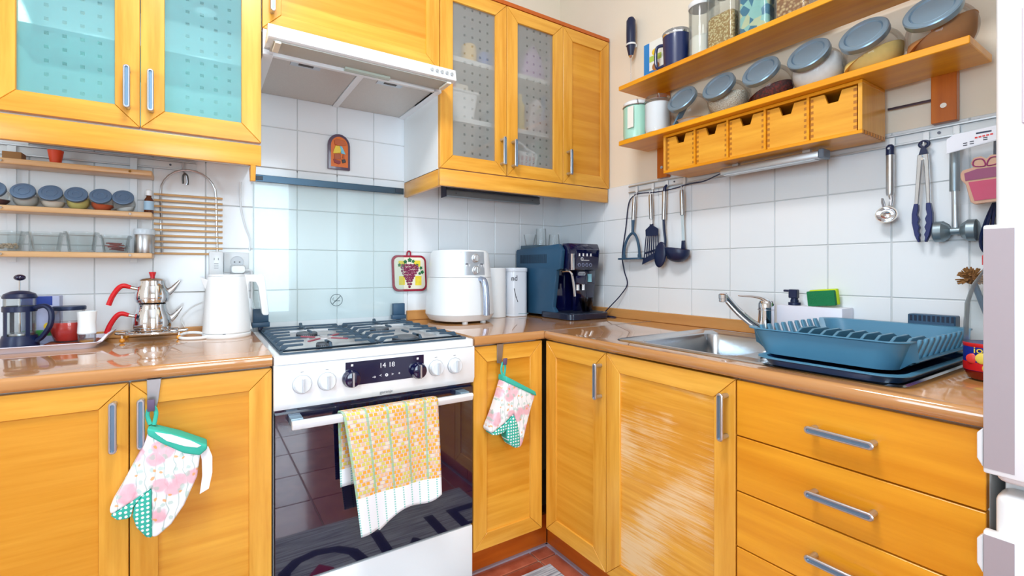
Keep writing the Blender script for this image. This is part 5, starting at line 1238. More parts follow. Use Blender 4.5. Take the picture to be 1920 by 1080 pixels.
big_jar(-1.108, 'tilted storage jar with dark red beans at the bottom', (120, 24, 14), .26, -.35, spk=speckle('red beans', (140, 30, 16), (70, 10, 8), 160))
big_jar(-1.236, 'tilted storage jar full of white flour', (244, 244, 244), .72)
big_jar(-1.361, 'tilted storage jar with sloping yellow polenta', (240, 206, 120), .30, -.42)
big_jar(-1.490, 'tilted storage jar with brown powder next to the shelf end', (176, 116, 60), .32, -.6)
# clip jars at the left end
def clip_jar(y, label, bodym, r_, h_, tagged):
    x = -.150; z0 = 1.5414
    o = thing('clip_jar', label, 'jar', (x, y, z0)); c0 = (x, y, z0)
    build(MB().lathe([(r_ * .90, 0), (r_ * .96, .003), (r_, .020), (r_, h_ * .82), (r_ * .9, h_ * .86)], c0, 32), 'jar_body', bodym, o)
    build(MB().lathe([(r_ * .94, h_ * .865), (r_ * 1.0, h_ * .875), (r_ * 1.0, h_ * .95), (r_ * .8, h_), (.001, h_ * 1.01)], c0, 32), 'lid', white_pl if tagged else jarglass, o)
    build(MB().tube([(x + r_ * 1.02 * math.cos(2 * math.pi * k / 28), y + r_ * 1.02 * math.sin(2 * math.pi * k / 28), z0 + h_ * .86) for k in range(28)], .0018, 6, True), 'clip_wire', steel, o)
    build(MB().tube(smooth_path([(x - r_ * .7, y - r_ * .75, z0 + h_ * .84), (x - r_ * .85, y - r_ * .8, z0 + h_ * .95), (x - r_ * .3, y - r_ * .3, z0 + h_ * 1.03)], 5), .0016, 6), 'clip_wire', steel, o)
    if tagged: build(MB().box(x - r_ * .98 - .006, x - r_ * .98 - .003, y - r_ * .62, y - r_ * .05, z0 + h_ * .25, z0 + h_ * .80), 'name_tag', P('cream tag', (240, 236, 226), .6), o, .001)
    return o
clip_jar(-.6235, 'mint green clip jar with a white tag at the shelf end', P('mint ceramic', (172, 222, 202), .3, coat=.3), .0495, .150, True)
wj = clip_jar(-.7210, 'clip-top glass jar filled with white powder beside the mint jar', jarglass, .0450, .142, False)
build(MB().lathe([(.0405, .004), (.0445, .022), (.0445, .112), (.001, .114)], (-.150, -.7210, 1.5414), 28), 'contents', P('white powder', (244, 246, 248), .9), wj)

# upper board
ZU = 1.7584
fro = thing('milk_frother', 'black hand milk frother in a wall clip at the shelf end', 'milk frother', (-.03, -.495, 1.85))
fx_, fy_ = -.030, -.494
build(MB().lathe([(.010, 1.955), (.0165, 1.985), (.019, 2.01), (.0195, 2.05), (.0190, 2.105), (.012, 2.118)], (fx_, fy_, 0), 24), 'frother_body', black_pl, fro)
build(MB().lathe([(.020, 1.998), (.0215, 2.0), (.0215, 2.004), (.020, 2.006)], (fx_, fy_, 0), 24, None, False, False), 'clip_ring', white_pl, fro)
build(MB().box(fx_ + .019, -.0005, fy_ - .008, fy_ + .008, 1.996, 2.008), 'wall_clip', white_pl, fro)
build(MB().lathe([(.0045, 1.945), (.010, 1.9548)], (fx_, fy_, 0), 16), 'tip_cone', chrome, fro)
build(MB().cyl((fx_, fy_, 1.946), (fx_, fy_, 1.83), .0012, 6), 'whisk_shaft', chrome, fro)
build(MB().tube([(fx_ + .010 * math.cos(2 * math.pi * k / 16), fy_ + .010 * math.sin(2 * math.pi * k / 16), 1.83) for k in range(16)], .0014, 6, True), 'whisk_ring', chrome, fro)
cb = thing('food_carton', 'blue and white food carton behind the navy mug', 'carton', (-.1, -.70, ZU))
build(MB().box(-.125, -.085, -.735, -.640, ZU, 1.915), 'carton_body', P('carton white', (236, 236, 228), .5), cb, .001)
build(MB().box(-.1256, -.1250, -.665, -.640, ZU + .002, 1.913), 'blue_print', P('carton sky', (40, 130, 200), .5), cb)
build(MB().box(-.1256, -.1250, -.735, -.665, ZU + .002, ZU + .045), 'blue_print', P('carton sky', (40, 130, 200), .5), cb)
build(MB().box(-.1256, -.1250, -.72, -.666, ZU + .078, ZU + .10), 'green_print', P('carton lime', (180, 206, 90), .5), cb)
build(MB().lathe([(.016, 0), (.016, .0006)], (-.1256, -.695, ZU + .055), 20, Matrix.Rotation(R(-90), 3, 'Y')), 'brown_print', P('carton brown', (170, 110, 60), .5), cb)
build(MB().lathe([(.012, 0), (.012, .0006)], (-.1258, -.69, ZU + .112), 20, Matrix.Rotation(R(-90), 3, 'Y')), 'yellow_print', P('carton yel', (240, 200, 40), .5), cb)
tag(build(MB().box(-.080, -.045, -.70, -.60, ZU, ZU + .035), 'small_box', P('orange box', (210, 96, 30), .6), None, .001), 'low orange box behind the food carton', 'box')
mg = thing('travel_mug', 'navy insulated mug with clear lid and square handle', 'mug', (-.150, -.800, ZU))
c0 = (-.150, -.803, ZU)
build(MB().lathe([(.040, 0), (.043, .003), (.0465, .10), (.0470, .118), (.0450, .118), (.041, .006), (.001, .006)], c0, 36), 'mug_body', P('navy enamel', (14, 36, 86), .35, coat=.3), mg)
build(MB().lathe([(.0472, .1185), (.0480, .120), (.0480, .126), (.045, .129), (.001, .130)], c0, 36), 'lid', thin_glass('mug lid', (246, 246, 248), .8, .15), mg)
build(MB().lathe([(.0473, .111), (.0476, .113), (.0476, .118), (.0473, .1183)], c0, 36, None, False, False), 'steel_rim', chrome, mg)
build(MB().tube(smooth_path([(-.155, -.760, ZU + .100), (-.160, -.735, ZU + .104), (-.162, -.725, ZU + .090), (-.162, -.725, ZU + .040), (-.160, -.735, ZU + .024), (-.155, -.764, ZU + .028)], 5), .006, 10), 'mug_handle', P('navy enamel', (14, 36, 86), .35), mg)
def canister(y, label, hx, h_, fillh, fillm, lidm, round_, x=-.140):
    o = thing('food_canister', label, 'canister', (x, y, ZU), 'clear food canisters on the upper board')
    if round_: ring = lambda r_, z: [(p[0], p[1], ZU + z) for p in circle(x, y, r_, 36)]
    else: ring = lambda r_, z: [(p[0], p[1], ZU + z) for p in rrect(x, y, r_, r_, .014, 5)]
    build(MB().loft([ring(hx * .97, 0), ring(hx, .003), ring(hx, h_), ring(hx - .002, h_), ring(hx - .002, .004)]), 'canister_body', jarglass, o)
    build(MB().loft([ring(hx * .94, .0045), ring(hx * .94, fillh * .9), ring(hx * .8, fillh), ring(hx * .2, fillh * 1.01)]), 'contents', fillm, o)
    build(MB().loft([ring(hx * 1.01, h_ + .0005), ring(hx * 1.05, h_ + .003), ring(hx * 1.05, h_ + .016), ring(hx * .98, h_ + .019)]), 'lid', lidm, o)
    return o
canister(-.893, 'round clear canister of white sugar with cream lid on the upper board', .040, .175, .075, P('white sugar', (248, 242, 226), .9), white_pl, True)
canister(-.984, 'square clear canister of oat flakes on the upper board', .048, .190, .105, speckle('oat flakes', (238, 220, 160), (170, 130, 60), 150), cream_pl, False)
wrap_m = newmat('teal wrappers')[0]; nt = wrap_m.node_tree; b_ = nt.nodes['Principled BSDF']
v_ = nt.nodes.new('ShaderNodeTexVoronoi'); v_.inputs['Scale'].default_value = 42; tcn = nt.nodes.new('ShaderNodeTexCoord'); nt.links.new(tcn.outputs['Object'], v_.inputs['Vector'])
rp = ramp(nt, [(0, lin((40, 120, 150))), (.35, lin((150, 206, 196))), (.6, lin((206, 214, 170))), (.8, lin((30, 84, 120)))], 'CONSTANT'); nt.links.new(v_.outputs['Color'], rp.inputs[0]); nt.links.new(rp.outputs[0], b_.inputs['Base Color']); b_.inputs['Roughness'].default_value = .35
bpn = nt.nodes.new('ShaderNodeBump'); bpn.inputs['Strength'].default_value = .8; bpn.inputs['Distance'].default_value = .004; nt.links.new(v_.outputs['Distance'], bpn.inputs['Height']); nt.links.new(bpn.outputs[0], b_.inputs['Normal'])
canister(-1.089, 'square clear canister of teal and blue sweet wrappers on the upper board', .048, .20, .185, wrap_m, cream_pl, False)
canister(-1.193, 'square clear canister of light nuts on the upper board', .046, .19, .13, speckle('nuts', (226, 190, 130), (150, 96, 44), 110), cream_pl, False)

# ------------------------------------------------------------------ utensils on the rail
def hookpiece(o, y, ztop=1.392, zlow=1.345):
    build(MB().box(-.0135, -.0105, y - .006, y + .006, ztop - .026, ztop), 'rail_clip', P('clip white', (226, 230, 232), .4), o, .0006)
    build(MB().tube(smooth_path([(-.012, y, ztop - .024), (-.014, y, zlow + .004), (-.020, y, zlow - .004), (-.030, y, zlow + .002), (-.032, y, zlow + .010)], 4), .0016, 6), 'hook_wire', P('clip white', (226, 230, 232), .4), o)
X_ = -.026
m = thing('potato_masher', 'potato masher with steel handle and dark wire head on the rail', 'utensil', (X_, -.505, 1.07), 'utensils hanging left of the sink')
hookpiece(m, -.509, zlow=1.348)
build(MB().tube([(X_, -.5095, 1.344), (X_, -.5085, 1.33), (X_, -.503, 1.246)], [.006, .0078, .0084], 14), 'steel_grip', steel, m)
build(MB().tube([(X_, -.5025, 1.246), (X_, -.501, 1.215), (X_, -.500, 1.188)], [.0075, .006, .0058], 12), 'shaft', slate, m)
pts = smooth_path([(X_, -.452, 1.088), (X_, -.456, 1.13), (X_, -.474, 1.170), (X_, -.500, 1.190), (X_, -.520, 1.172), (X_, -.533, 1.13), (X_, -.536, 1.088)], 5)
build(MB().tube(pts, .0058, 10), 'fork', slate, m)
build(MB().prism([(p[0], p[1]) for p in rrect(-.030, -.494, .022, .064, .02, 6)], 'z', 1.076, 1.0835), 'mash_plate', slate, m, .001)
for p in ((-.536, 1.0835), (-.452, 1.0835)): build(MB().cyl((X_, p[0], 1.083), (X_, p[0], 1.098), .0078, 10), 'socket', slate, m)
m = thing('slotted_turner', 'slotted turner with steel handle and dark slanted blade', 'utensil', (X_, -.595, 1.05), 'utensils hanging left of the sink')
hookpiece(m, -.592, zlow=1.348)
build(MB().tube([(X_, -.592, 1.344), (X_, -.5925, 1.33), (X_, -.5955, 1.242)], [.006, .0082, .0082], 14), 'steel_grip', steel, m)
build(MB().cyl((X_, -.5955, 1.242), (X_, -.597, 1.220), .0042, 10), 'neck', white_pl, m)
tp = lambda pts, nm: build(MB().prism(pts, 'x', X_ - .002, X_ + .002), nm, black_pl, m, .0008)
tp([(-.590, 1.222), (-.605, 1.222), (-.606, 1.214), (-.630, 1.199), (-.6295, 1.172), (-.5685, 1.172), (-.5670, 1.199), (-.588, 1.214)], 'blade_top')
for k in range(7):
    y0_ = -.5685 - k * .0095; w0 = .0035
    yb_ = -.5545 - k * .0118
    tp([(y0_, 1.174), (y0_ - w0, 1.174), (yb_ - w0 - .004, 1.075 + k * .0060), (yb_ - .004 + .001, 1.075 + k * .0060)], 'blade_bar')
tp([(-.5600, 1.096), (-.5612, 1.104), (-.6330, 1.122), (-.6335, 1.112)], 'blade_crossbar')
tp([(-.5490, 1.054), (-.5560, 1.078), (-.6330, 1.112), (-.6345, 1.096), (-.6240, 1.082)], 'blade_edge')
m = thing('serving_spoon', 'large dark serving spoon with steel handle', 'utensil', (X_, -.655, 1.04), 'utensils hanging left of the sink')
build(MB().box(-.0135, -.0105, -.666, -.654, 1.366, 1.392), 'rail_clip', P('clip white', (226, 230, 232), .4), m, .0006)
build(MB().tube([(X_ + .012, -.660, 1.372), (X_ + .002, -.660, 1.362), (X_, -.659, 1.346)], [.005, .0065, .0075], 12), 'grip_cap', black_pl, m)
build(MB().tube([(X_, -.659, 1.346), (X_, -.6585, 1.33), (X_, -.6555, 1.234)], [.0080, .0082, .0082], 14), 'steel_grip', steel, m)
build(MB().tube(smooth_path([(X_, -.6555, 1.234), (X_, -.658, 1.19), (X_, -.663, 1.15), (X_, -.660, 1.12)], 4), .0068, 10, flat=.6), 'shaft', black_pl, m)
build(MB().sphere((0, 0, 0), (.009, .0275, .0520), 24, 16).xf(Matrix.Translation((X_ - .014, -.650, 1.093)) @ Matrix.Rotation(R(8), 4, 'X')), 'spoon_bowl', black_pl, m)
m = thing('soup_ladle', 'soup ladle with steel handle, white shaft and dark bowl', 'utensil', (X_, -.74, 1.06), 'utensils hanging left of the sink')
hookpiece(m, -.738, zlow=1.345)
build(MB().tube([(X_, -.737, 1.341), (X_, -.7375, 1.325), (X_, -.7395, 1.244)], [.007, .0088, .0084], 14), 'steel_grip', steel, m)
build(MB().prism([(-.7335, 1.244), (-.7455, 1.244), (-.7495, 1.140), (-.7385, 1.140)], 'x', X_ - .0015, X_ + .0015), 'shaft', P('bluish steel', (206, 226, 234), .3, .4), m, .0006)
build(MB().prism([(-.737, 1.145), (-.751, 1.145), (-.753, 1.112), (-.735, 1.112)], 'x', X_ - .003, X_ + .003), 'socket', black_pl, m, .001)
lb = MB()
lb.loft([[(X_ - .014 + .036 * s_ * math.cos(a), -.726 + .050 * s_ * math.sin(a) , 1.112 - dz - .15 * (.052 * s_ * math.sin(a) * -1) * (1 if dz < .02 else .3)) for a in [2 * math.pi * k / 32 for k in range(32)]] for s_, dz in ((.90, .0), (.97, -.003), (1.0, 0), (.96, .018), (.78, .036), (.45, .047), (.1, .050))], False, True)
lb.loft([[(X_ - .014 + .036 * s_ * math.cos(a), -.726 + .050 * s_ * math.sin(a) , 1.112 - dz - .15 * (.052 * s_ * math.sin(a) * -1) * (1 if dz < .02 else .3)) for a in [2 * math.pi * k / 32 for k in range(32)]] for s_, dz in ((.90, .0), (.86, .016), (.70, .032), (.4, .042), (.1, .045))], False, True)
build(lb, 'ladle_bowl', black_pl, m)
# right group
m = thing('ice_cream_scoop', 'ice cream scoop with steel handle hanging on the rail', 'utensil', (X_, -1.367, 1.15), 'utensils hanging right of the drawer box')
build(MB().box(-.0135, -.0105, -1.374, -1.362, 1.366, 1.392), 'rail_clip', P('clip white', (226, 230, 232), .4), m, .0006)
build(MB().tube([(X_, -1.368, 1.371), (X_, -1.368, 1.366), (X_, -1.368, 1.343)], [.005, .0088, .0090], 14), 'grip_cap', black_pl, m)
build(MB().cyl((X_ - .006, -1.368, 1.360), (X_ - .0100, -1.368, 1.360), .0028, 10), 'eyelet', alu, m)
build(MB().tube([(X_, -1.368, 1.343), (X_, -1.368, 1.24), (X_, -1.368, 1.234)], [.0088, .0088, .0074], 16), 'steel_grip', steel, m)
build(MB().tube([(X_, -1.3685, 1.235), (X_ - .002, -1.371, 1.222), (X_ - .006, -1.3705, 1.205)], [.0055, .0048, .0045], 10), 'neck', chrome, m)
build(MB().tube([(X_ - .012, -1.3555, 1.226), (X_ - .014, -1.3575, 1.214), (X_ - .016, -1.3600, 1.203)], [.006, .0095, .0075], 12, flat=.4), 'thumb_lever', steel_dark, m)
sb = MB(); C_ = Vector((X_ - .008, -1.3645, 1.182))
ringf = lambda r_, dx: [(C_.x - dx, C_.y + r_ * math.cos(a), C_.z + r_ * .92 * math.sin(a)) for a in [2 * math.pi * k / 32 for k in range(32)]]
sb.loft([ringf(.004, -.020), ringf(.014, -.017), ringf(.021, -.008), ringf(.0240, .004), ringf(.0240, .008), ringf(.0215, .008), ringf(.018, -.004), ringf(.011, -.012), ringf(.002, -.015)])
build(sb, 'scoop_bowl', chrome, m)
m = thing('kitchen_tongs', 'steel kitchen tongs with dark blue scalloped tips', 'utensil', (X_, -1.434, 1.1), 'utensils hanging right of the drawer box')
hookpiece(m, -1.437, ztop=1.390, zlow=1.352)
build(MB().tube([(X_ + .001, -1.4365 + .0085 * math.cos(2 * math.pi * k / 20), 1.357 + .0075 * math.sin(2 * math.pi * k / 20)) for k in range(20)], .0038, 8, True), 'ring_pull', black_pl, m)
build(MB().prism([(-1.4325, 1.350), (-1.4400, 1.350), (-1.4460, 1.326), (-1.4260, 1.326)], 'x', X_ - .006, X_ + .006), 'pivot_cap', black_pl, m, .001)
for sd, pts in ((0, [(-1.4255, 1.330), (-1.4355, 1.330), (-1.4330, 1.300), (-1.4270, 1.20), (-1.4195, 1.20), (-1.4235, 1.28)]), (1, [(-1.4358, 1.330), (-1.4460, 1.330), (-1.4480, 1.28), (-1.4500, 1.20), (-1.4435, 1.20), (-1.4385, 1.300)])):
    build(MB().prism(pts, 'x', X_ - .008, X_ + .002), 'arm', steel, m, .001)
build(MB().cyl((X_ - .008, -1.4355, 1.318), (X_ - .0105, -1.4355, 1.318), .0035, 12), 'rivet', chrome, m)
def tip(sd):
    yo = [(-1.4190, 1.204), (-1.4150, 1.178), (-1.4150, 1.155), (-1.4205, 1.122), (-1.4270, 1.104)]
    yi = [(-1.4300, 1.106), (-1.4285, 1.116), (-1.4305, 1.124), (-1.4270, 1.133), (-1.4300, 1.143), (-1.4262, 1.153), (-1.4290, 1.164), (-1.4250, 1.175), (-1.4272, 1.188), (-1.4270, 1.204)]
    pts = yo + yi
    if sd: pts = [(-1.4347 * 2 - p[0], p[1]) for p in pts]
    build(MB().prism(pts, 'x', X_ - .010, X_ + .004), 'tip', P('dark blue silicone', (22, 36, 96), .45), m, .001)
tip(0); tip(1)
m = thing('meat_mallet', 'cast metal meat mallet hanging head down near the fridge', 'utensil', (X_, -1.494, 1.1), 'utensils hanging right of the drawer box')
hookpiece(m, -1.493, zlow=1.36)
build(MB().tube([(X_, -1.493, 1.355), (X_, -1.493, 1.35), (X_, -1.493, 1.228)], [.006, .0092, .0096], 16), 'steel_grip', P('mallet grey', (140, 156, 164), .4, .8), m)
build(MB().tube([(X_, -1.4935, 1.228), (X_, -1.4945, 1.132)], [.0066, .0066], 14), 'shaft', P('mallet light', (196, 204, 210), .35, .8), m)
Mx = Matrix.Rotation(R(90), 3, 'X')
build(MB().lathe([(.0225, -.0385), (.0262, -.036), (.0262, -.022), (.0180, -.012), (.0088, -.008), (.0088, .008), (.0180, .012), (.0262, .022), (.0262, .036), (.0225, .0385)], (X_ - .004, -1.4955, 1.129), 28, Mx), 'mallet_head', P('mallet grey', (140, 156, 164), .4, .8), m)
# packaged cookie cutter
m = thing('cutter_package', 'bagged pink gift-shaped cookie on a white card hanging on the rail', 'package', (-.06, -1.54, 1.19))
xs = -.060
build(MB().prism([(-1.487, 1.3165), (-1.487, 1.352), (-1.500, 1.360), (-1.585, 1.3655), (-1.600, 1.335)], 'x', xs - .0015, xs + .0015), 'header_card', P('card white', (226, 228, 236), .6), m)
build(MB().box(xs - .0022, xs - .0014, -1.562, -1.537, 1.352, 1.3555), 'hang_slot', black_pl, m)
for k in range(5): build(MB().box(xs - .0021, xs - .0014, -1.5395 - k * .0062, -1.5350 - k * .0062, 1.3420 + k * .0006, 1.3455 + k * .0006), 'print_bar', P('red print', (214, 60, 60), .6), m)
for y, z in ((-1.519, 1.334), (-1.519, 1.329), (-1.530, 1.3355), (-1.530, 1.3305), (-1.552, 1.3395), (-1.552, 1.335)): build(MB().box(xs - .0021, xs - .0014, y - .0035, y + .0035, z, z + .002), 'print_bar', print_dark, m)
build(MB().prism([(-1.494, 1.317), (-1.600, 1.336), (-1.600, 1.186), (-1.503, 1.189)], 'x', xs - .010, xs - .0085), 'film_bag', thin_glass('bag film', (250, 251, 252), .8, .04), m)
g1 = [(-1.512, 1.262), (-1.516, 1.270), (-1.534, 1.274), (-1.529, 1.284), (-1.534, 1.296), (-1.546, 1.298), (-1.555, 1.290), (-1.562, 1.298), (-1.575, 1.296), (-1.581, 1.285), (-1.578, 1.276), (-1.598, 1.272), (-1.600, 1.256), (-1.592, 1.246), (-1.588, 1.200), (-1.580, 1.190), (-1.536, 1.187), (-1.529, 1.193), (-1.521, 1.236), (-1.513, 1.248)]
gk = build(MB().prism(g1, 'x', xs - .008, xs + .006), 'cookie', P('pale biscuit', (236, 178, 142), .8), m, .0012)
build(MB().prism([(-1.521, 1.244), (-1.519, 1.262), (-1.540, 1.269), (-1.575, 1.269), (-1.593, 1.262), (-1.590, 1.247)], 'x', xs - .0098, xs - .0078), 'icing_lid', P('plum icing', (150, 36, 96), .4), gk)
build(MB().prism([(-1.526, 1.240), (-1.587, 1.242), (-1.580, 1.197), (-1.536, 1.195)], 'x', xs - .0098, xs - .0078), 'icing_box', P('magenta icing', (206, 24, 90), .4, coat=.3), gk)
for sd in (-1, 1):
    c_ = -1.555
    build(MB().tube(smooth_path([(xs - .009, c_ + sd * .002, 1.274), (xs - .009, c_ + sd * .020, 1.277), (xs - .009, c_ + sd * .019, 1.290), (xs - .009, c_ + sd * .006, 1.290)], 5, True), .0014, 6, True), 'icing_bow', P('plum icing', (150, 36, 96), .4), gk)
# black whisk behind the package
m = thing('balloon_whisk', 'black balloon whisk hanging behind the pink cookie package', 'utensil', (-.03, -1.559, 1.08))
hookpiece(m, -1.566, zlow=1.36)
build(MB().tube([(-.028, -1.566, 1.355), (-.028, -1.566, 1.24), (-.028, -1.564, 1.20)], [.007, .009, .006], 12), 'grip', black_pl, m)
for k in range(6):
    a = math.pi * k / 6; dx, dy = .024 * math.cos(a), .022 * math.sin(a)
    build(MB().tube(smooth_path([(-.028, -1.564, 1.205), (-.030 + dx * .7, -1.562 + dy * .7, 1.15), (-.032 + dx, -1.560 + dy, 1.10), (-.034 + dx * .6, -1.559 + dy * .6, 1.074), (-.034, -1.559, 1.068), (-.034 - dx * .6, -1.559 - dy * .6, 1.074), (-.032 - dx, -1.560 - dy, 1.10), (-.030 - dx * .7, -1.562 - dy * .7, 1.15), (-.028, -1.564, 1.205)], 3), .0028, 6), 'wire', black_pl, m)

# ------------------------------------------------------------------ sink, tap, dish rack
sk = thing('steel_sink', 'inset stainless steel sink with drainer', 'sink', (-.29, -1.2, .817))
m = MB(); bm = m.bm
zt = .8195
def vs(pts, z): return [bm.verts.new((p[0], p[1], z)) for p in pts]
o0 = rrect(-.2875, -1.1975, .2375, .3425, .02, 5); o1 = rrect(-.2875, -1.1975, .234, .339, .018, 5)
bo = rrect(-.315, -1.0625, .183, .1455, .035, 5)
A = vs(o0, .8175); B = vs(o1, .8212); C2 = vs(rrect(-.2875, -1.1975, .230, .335, .016, 5), zt)
for P0, P1 in ((A, B), (B, C2)):
    for k in range(24): m._f([P0[k], P0[(k + 1) % 24], P1[(k + 1) % 24], P1[k]])
D = vs(bo, zt)
es = []
for L in (C2, D):
    for k in range(24):
        e = bm.edges.get((L[k], L[(k + 1) % 24])) or bm.edges.new((L[k], L[(k + 1) % 24])); es.append(e)
bmesh.ops.triangle_fill(bm, edges=es, use_beauty=True, use_dissolve=False)
for f in list(bm.faces):
    c_ = f.calc_center_median()
    if len(f.verts) == 3 and abs(c_.z - zt) < 1e-5 and all(v in D for v in f.verts): bm.faces.remove(f)
prev = D
for ins, z in ((.004, zt - .003), (.008, .80), (.016, .70), (.030, .682), (.05, .679)):
    r_ = vs(rrect(-.315, -1.0625, .183 - ins, .1455 - ins, max(.03, .035), 5), z)
    for k in range(24): m._f([prev[k], prev[(k + 1) % 24], r_[(k + 1) % 24], r_[k]])
    prev = r_
m._f(prev)
build(m, 'sink_body', P('sink steel', (196, 200, 204), .2, 1.0, noise=.05, nscale=60), sk, sharp=30)
for k in range(9):
    build(MB().box(-.46, -.10, -1.255 - k * .03, -1.249 - k * .03, zt - .0005, zt + .0016), 'drainer_rib', steel, sk, .0006)
build(MB().lathe([(.026, .6795), (.024, .6815), (.004, .6805)], (-.315, -1.0625, 0), 24), 'drain', chrome, sk)
fa = thing('mixer_tap', 'chrome single-lever mixer tap with low swivel spout at the sink', 'tap', (-.085, -1.085, .82))
build(MB().lathe([(.027, .8198), (.027, .824), (.0225, .828), (.0220, .905), (.0225, .912), (.0225, .926), (.018, .9355), (.001, .938)], (-.098, -1.085, 0), 36), 'tap_body', chrome, fa)
build(MB().lathe([(.0232, .9065), (.0232, .909)], (-.098, -1.085, 0), 36, None, False, False), 'seam_ring', steel_dark, fa)
build(MB().tube(smooth_path([(-.096, -1.090, .932), (-.100, -1.074, .9425), (-.106, -1.050, .9475), (-.114, -1.022, .9475), (-.118, -1.008, .9490)], 4), [.0215, .0210, .0190, .0165, .0140, .0125, .0110, .0100, .0095, .0090, .0085, .0080, .0072, .0066, .0060, .0052, .003], 16, flat=.42), 'lever', chrome, fa)
build(MB().tube(smooth_path([(-.108, -1.080, .846), (-.135, -1.058, .868), (-.170, -1.035, .905), (-.196, -1.018, .940), (-.205, -1.012, .950)], 5), [.0125] * 8 + [.0120] * 9, 14), 'spout', chrome, fa)
build(MB().lathe([(.0105, 0), (.0125, .002), (.0125, .010), (.0135, .011), (.0135, .024), (.010, .027), (.001, .0275)], (-.207, -1.011, .931), 24), 'aerator', chrome, fa)

# dish rack
dr = thing('dish_rack', 'grey-blue plastic dish drainer rack standing over the sink drainer', 'dish rack', (-.3, -1.4, .83))
RX, RY = -.296, -1.392
def rkr(hx, hy, z, r=.035): return [(p[0], p[1], z) for p in rrect(RX, RY, hx, hy, r, 6)]
n_ = len(rkr(.1, .1, 0))
def ztop(p, hi, lo):
    t_ = abs(p[1] - RY) / .15
    return hi if abs(p[0] - RX) > .162 else lo
def dense(pts, step=.012):
    out = []
    for k, p in enumerate(pts):
        q = pts[(k + 1) % len(pts)]; n = max(1, RN[k]); 
        for j in range(n): out.append((p[0] + (q[0] - p[0]) * j / n, p[1] + (q[1] - p[1]) * j / n))
    return out
RN = [max(1, int(math.hypot(a[0] - b[0], a[1] - b[1]) / .012)) for a, b in zip(rrect(RX, RY, .216, .150, .035, 6), rrect(RX, RY, .216, .150, .035, 6)[1:] + rrect(RX, RY, .216, .150, .035, 6)[:1])]
def rkr(hx, hy, z, r=.035): return [(p[0], p[1], z) for p in dense(rrect(RX, RY, hx, hy, r, 6))]
def ring_var(hx, hy, hi, lo): return [(p[0], p[1], ztop(p, hi, lo)) for p in dense(rrect(RX, RY, hx, hy, .035, 6))]
shell = MB().loft([rkr(.190, .118, .8385), rkr(.195, .122, .8395), ring_var(.208, .142, .8930, .8560), ring_var(.216, .150, .8960, .8575), ring_var(.216, .150, .8985, .8590), ring_var(.205, .139, .8970, .8590), rkr(.190, .118, .8430)])
build(shell, 'basket', rackblue, dr, sharp=40)
for sd in (-1, 1):
    for k in range(9):
        x = RX - .138 + k * .0345
        yb = RY + sd * .131; yt = RY + sd * .146
        build(MB().loft([[(x + p[0], yb + p[1], .848) for p in rrect(0, 0, .0080, .004, .0035, 3)], [(x + p[0], yt + p[1], .893) for p in rrect(0, 0, .0080, .004, .0035, 3)], [(x + p[0], yt + sd * .001 + p[1], .8985) for p in rrect(0, 0, .006, .003, .0025, 3)]]), 'tooth', rackblue, dr)
for k in range(9):
    y = RY - .105 + k * .026
    pts = [(-.40, .842), (-.380, .872), (-.335, .889), (-.265, .889), (-.215, .872), (-.20, .842)]
    build(MB().prism(pts, 'y', y - .003, y + .003), 'plate_rib', rackblue, dr, .001)
cu_ = build(MB().box(-.082, -.045, -1.507, -1.420, .862, .922), 'cutlery_cup', slate, dr, .002)
for k in range(10):
    build(MB().box(-.0835, -.0815, -1.5045 + k * .0084, -1.5000 + k * .0084, .906, .920), 'cup_slot', P('slot navy', (16, 28, 52), .5), cu_)
dt = thing('drip_tray', 'dark blue drip tray with lighter raised edge under the dish rack', 'tray', (-.316, -1.414, .822))
build(MB().loft([[(p[0], p[1], z) for p in rrect(-.316, -1.414, hx, hy, .045, 6)] for hx, hy, z in ((.205, .108, .8224), (.218, .118, .8228), (.226, .126, .8345), (.232, .132, .8365), (.232, .132, .8370), (.224, .124, .8370), (.212, .112, .8275))], True, True), 'tray_body', racknavy, dt)
build(MB().loft([[(p[0], p[1], z) for p in rrect(-.316, -1.414, hx, hy, .045, 6)] for hx, hy, z in ((.232, .132, .8371), (.2345, .1345, .8380), (.2345, .1345, .8400), (.222, .122, .8400), (.222, .122, .8371))], False, False), 'tray_edge', rackblue, dt)
# soap caddy
sc = thing('sink_caddy', 'white sponge and soap caddy behind the tap', 'caddy', (-.05, -1.19, .8175))
build(MB().box(-.076, -.002, -1.278, -1.105, .8178, .9235), 'caddy_body', P('caddy white', (232, 232, 244), .35), sc, .003, 2)
sp_ = thing('soap_pump', 'dark soap dispenser pump standing in the white caddy', 'soap dispenser', (-.05, -1.145, .9235))
build(MB().lathe([(.0165, .9238), (.0165, .932), (.011, .933), (.011, .940), (.0095, .941), (.0095, .945)], (-.045, -1.142, 0), 24), 'collar', black_pl, sp_)
build(MB().box(-.054, -.036, -1.152, -1.128, .9452, .972), 'pump_head', black_pl, sp_, .002)
build(MB().box(-.050, -.040, -1.130, -1.112, .964, .9705), 'nozzle', black_pl, sp_, .001)
sg = thing('sponge', 'green and yellow scouring sponge stuck in the white caddy', 'sponge', (-.05, -1.215, .9236))
M_ = Matrix.Translation((-.045, -1.216, .948)) @ Matrix.Rotation(R(-6), 4, 'X')
build(MB().box(-.010, .004, -.036, .036, -.022, .023).xf(M_), 'scour_pad', P('green scour', (24, 120, 72), .95, bump=.8, bscale=300), sg, .003, 2)
build(MB().box(.0042, .022, -.037, .034, -.020, .027).xf(M_), 'sponge_foam', P('lime foam', (200, 224, 40), .9, bump=.5, bscale=200), sg, .003, 2)
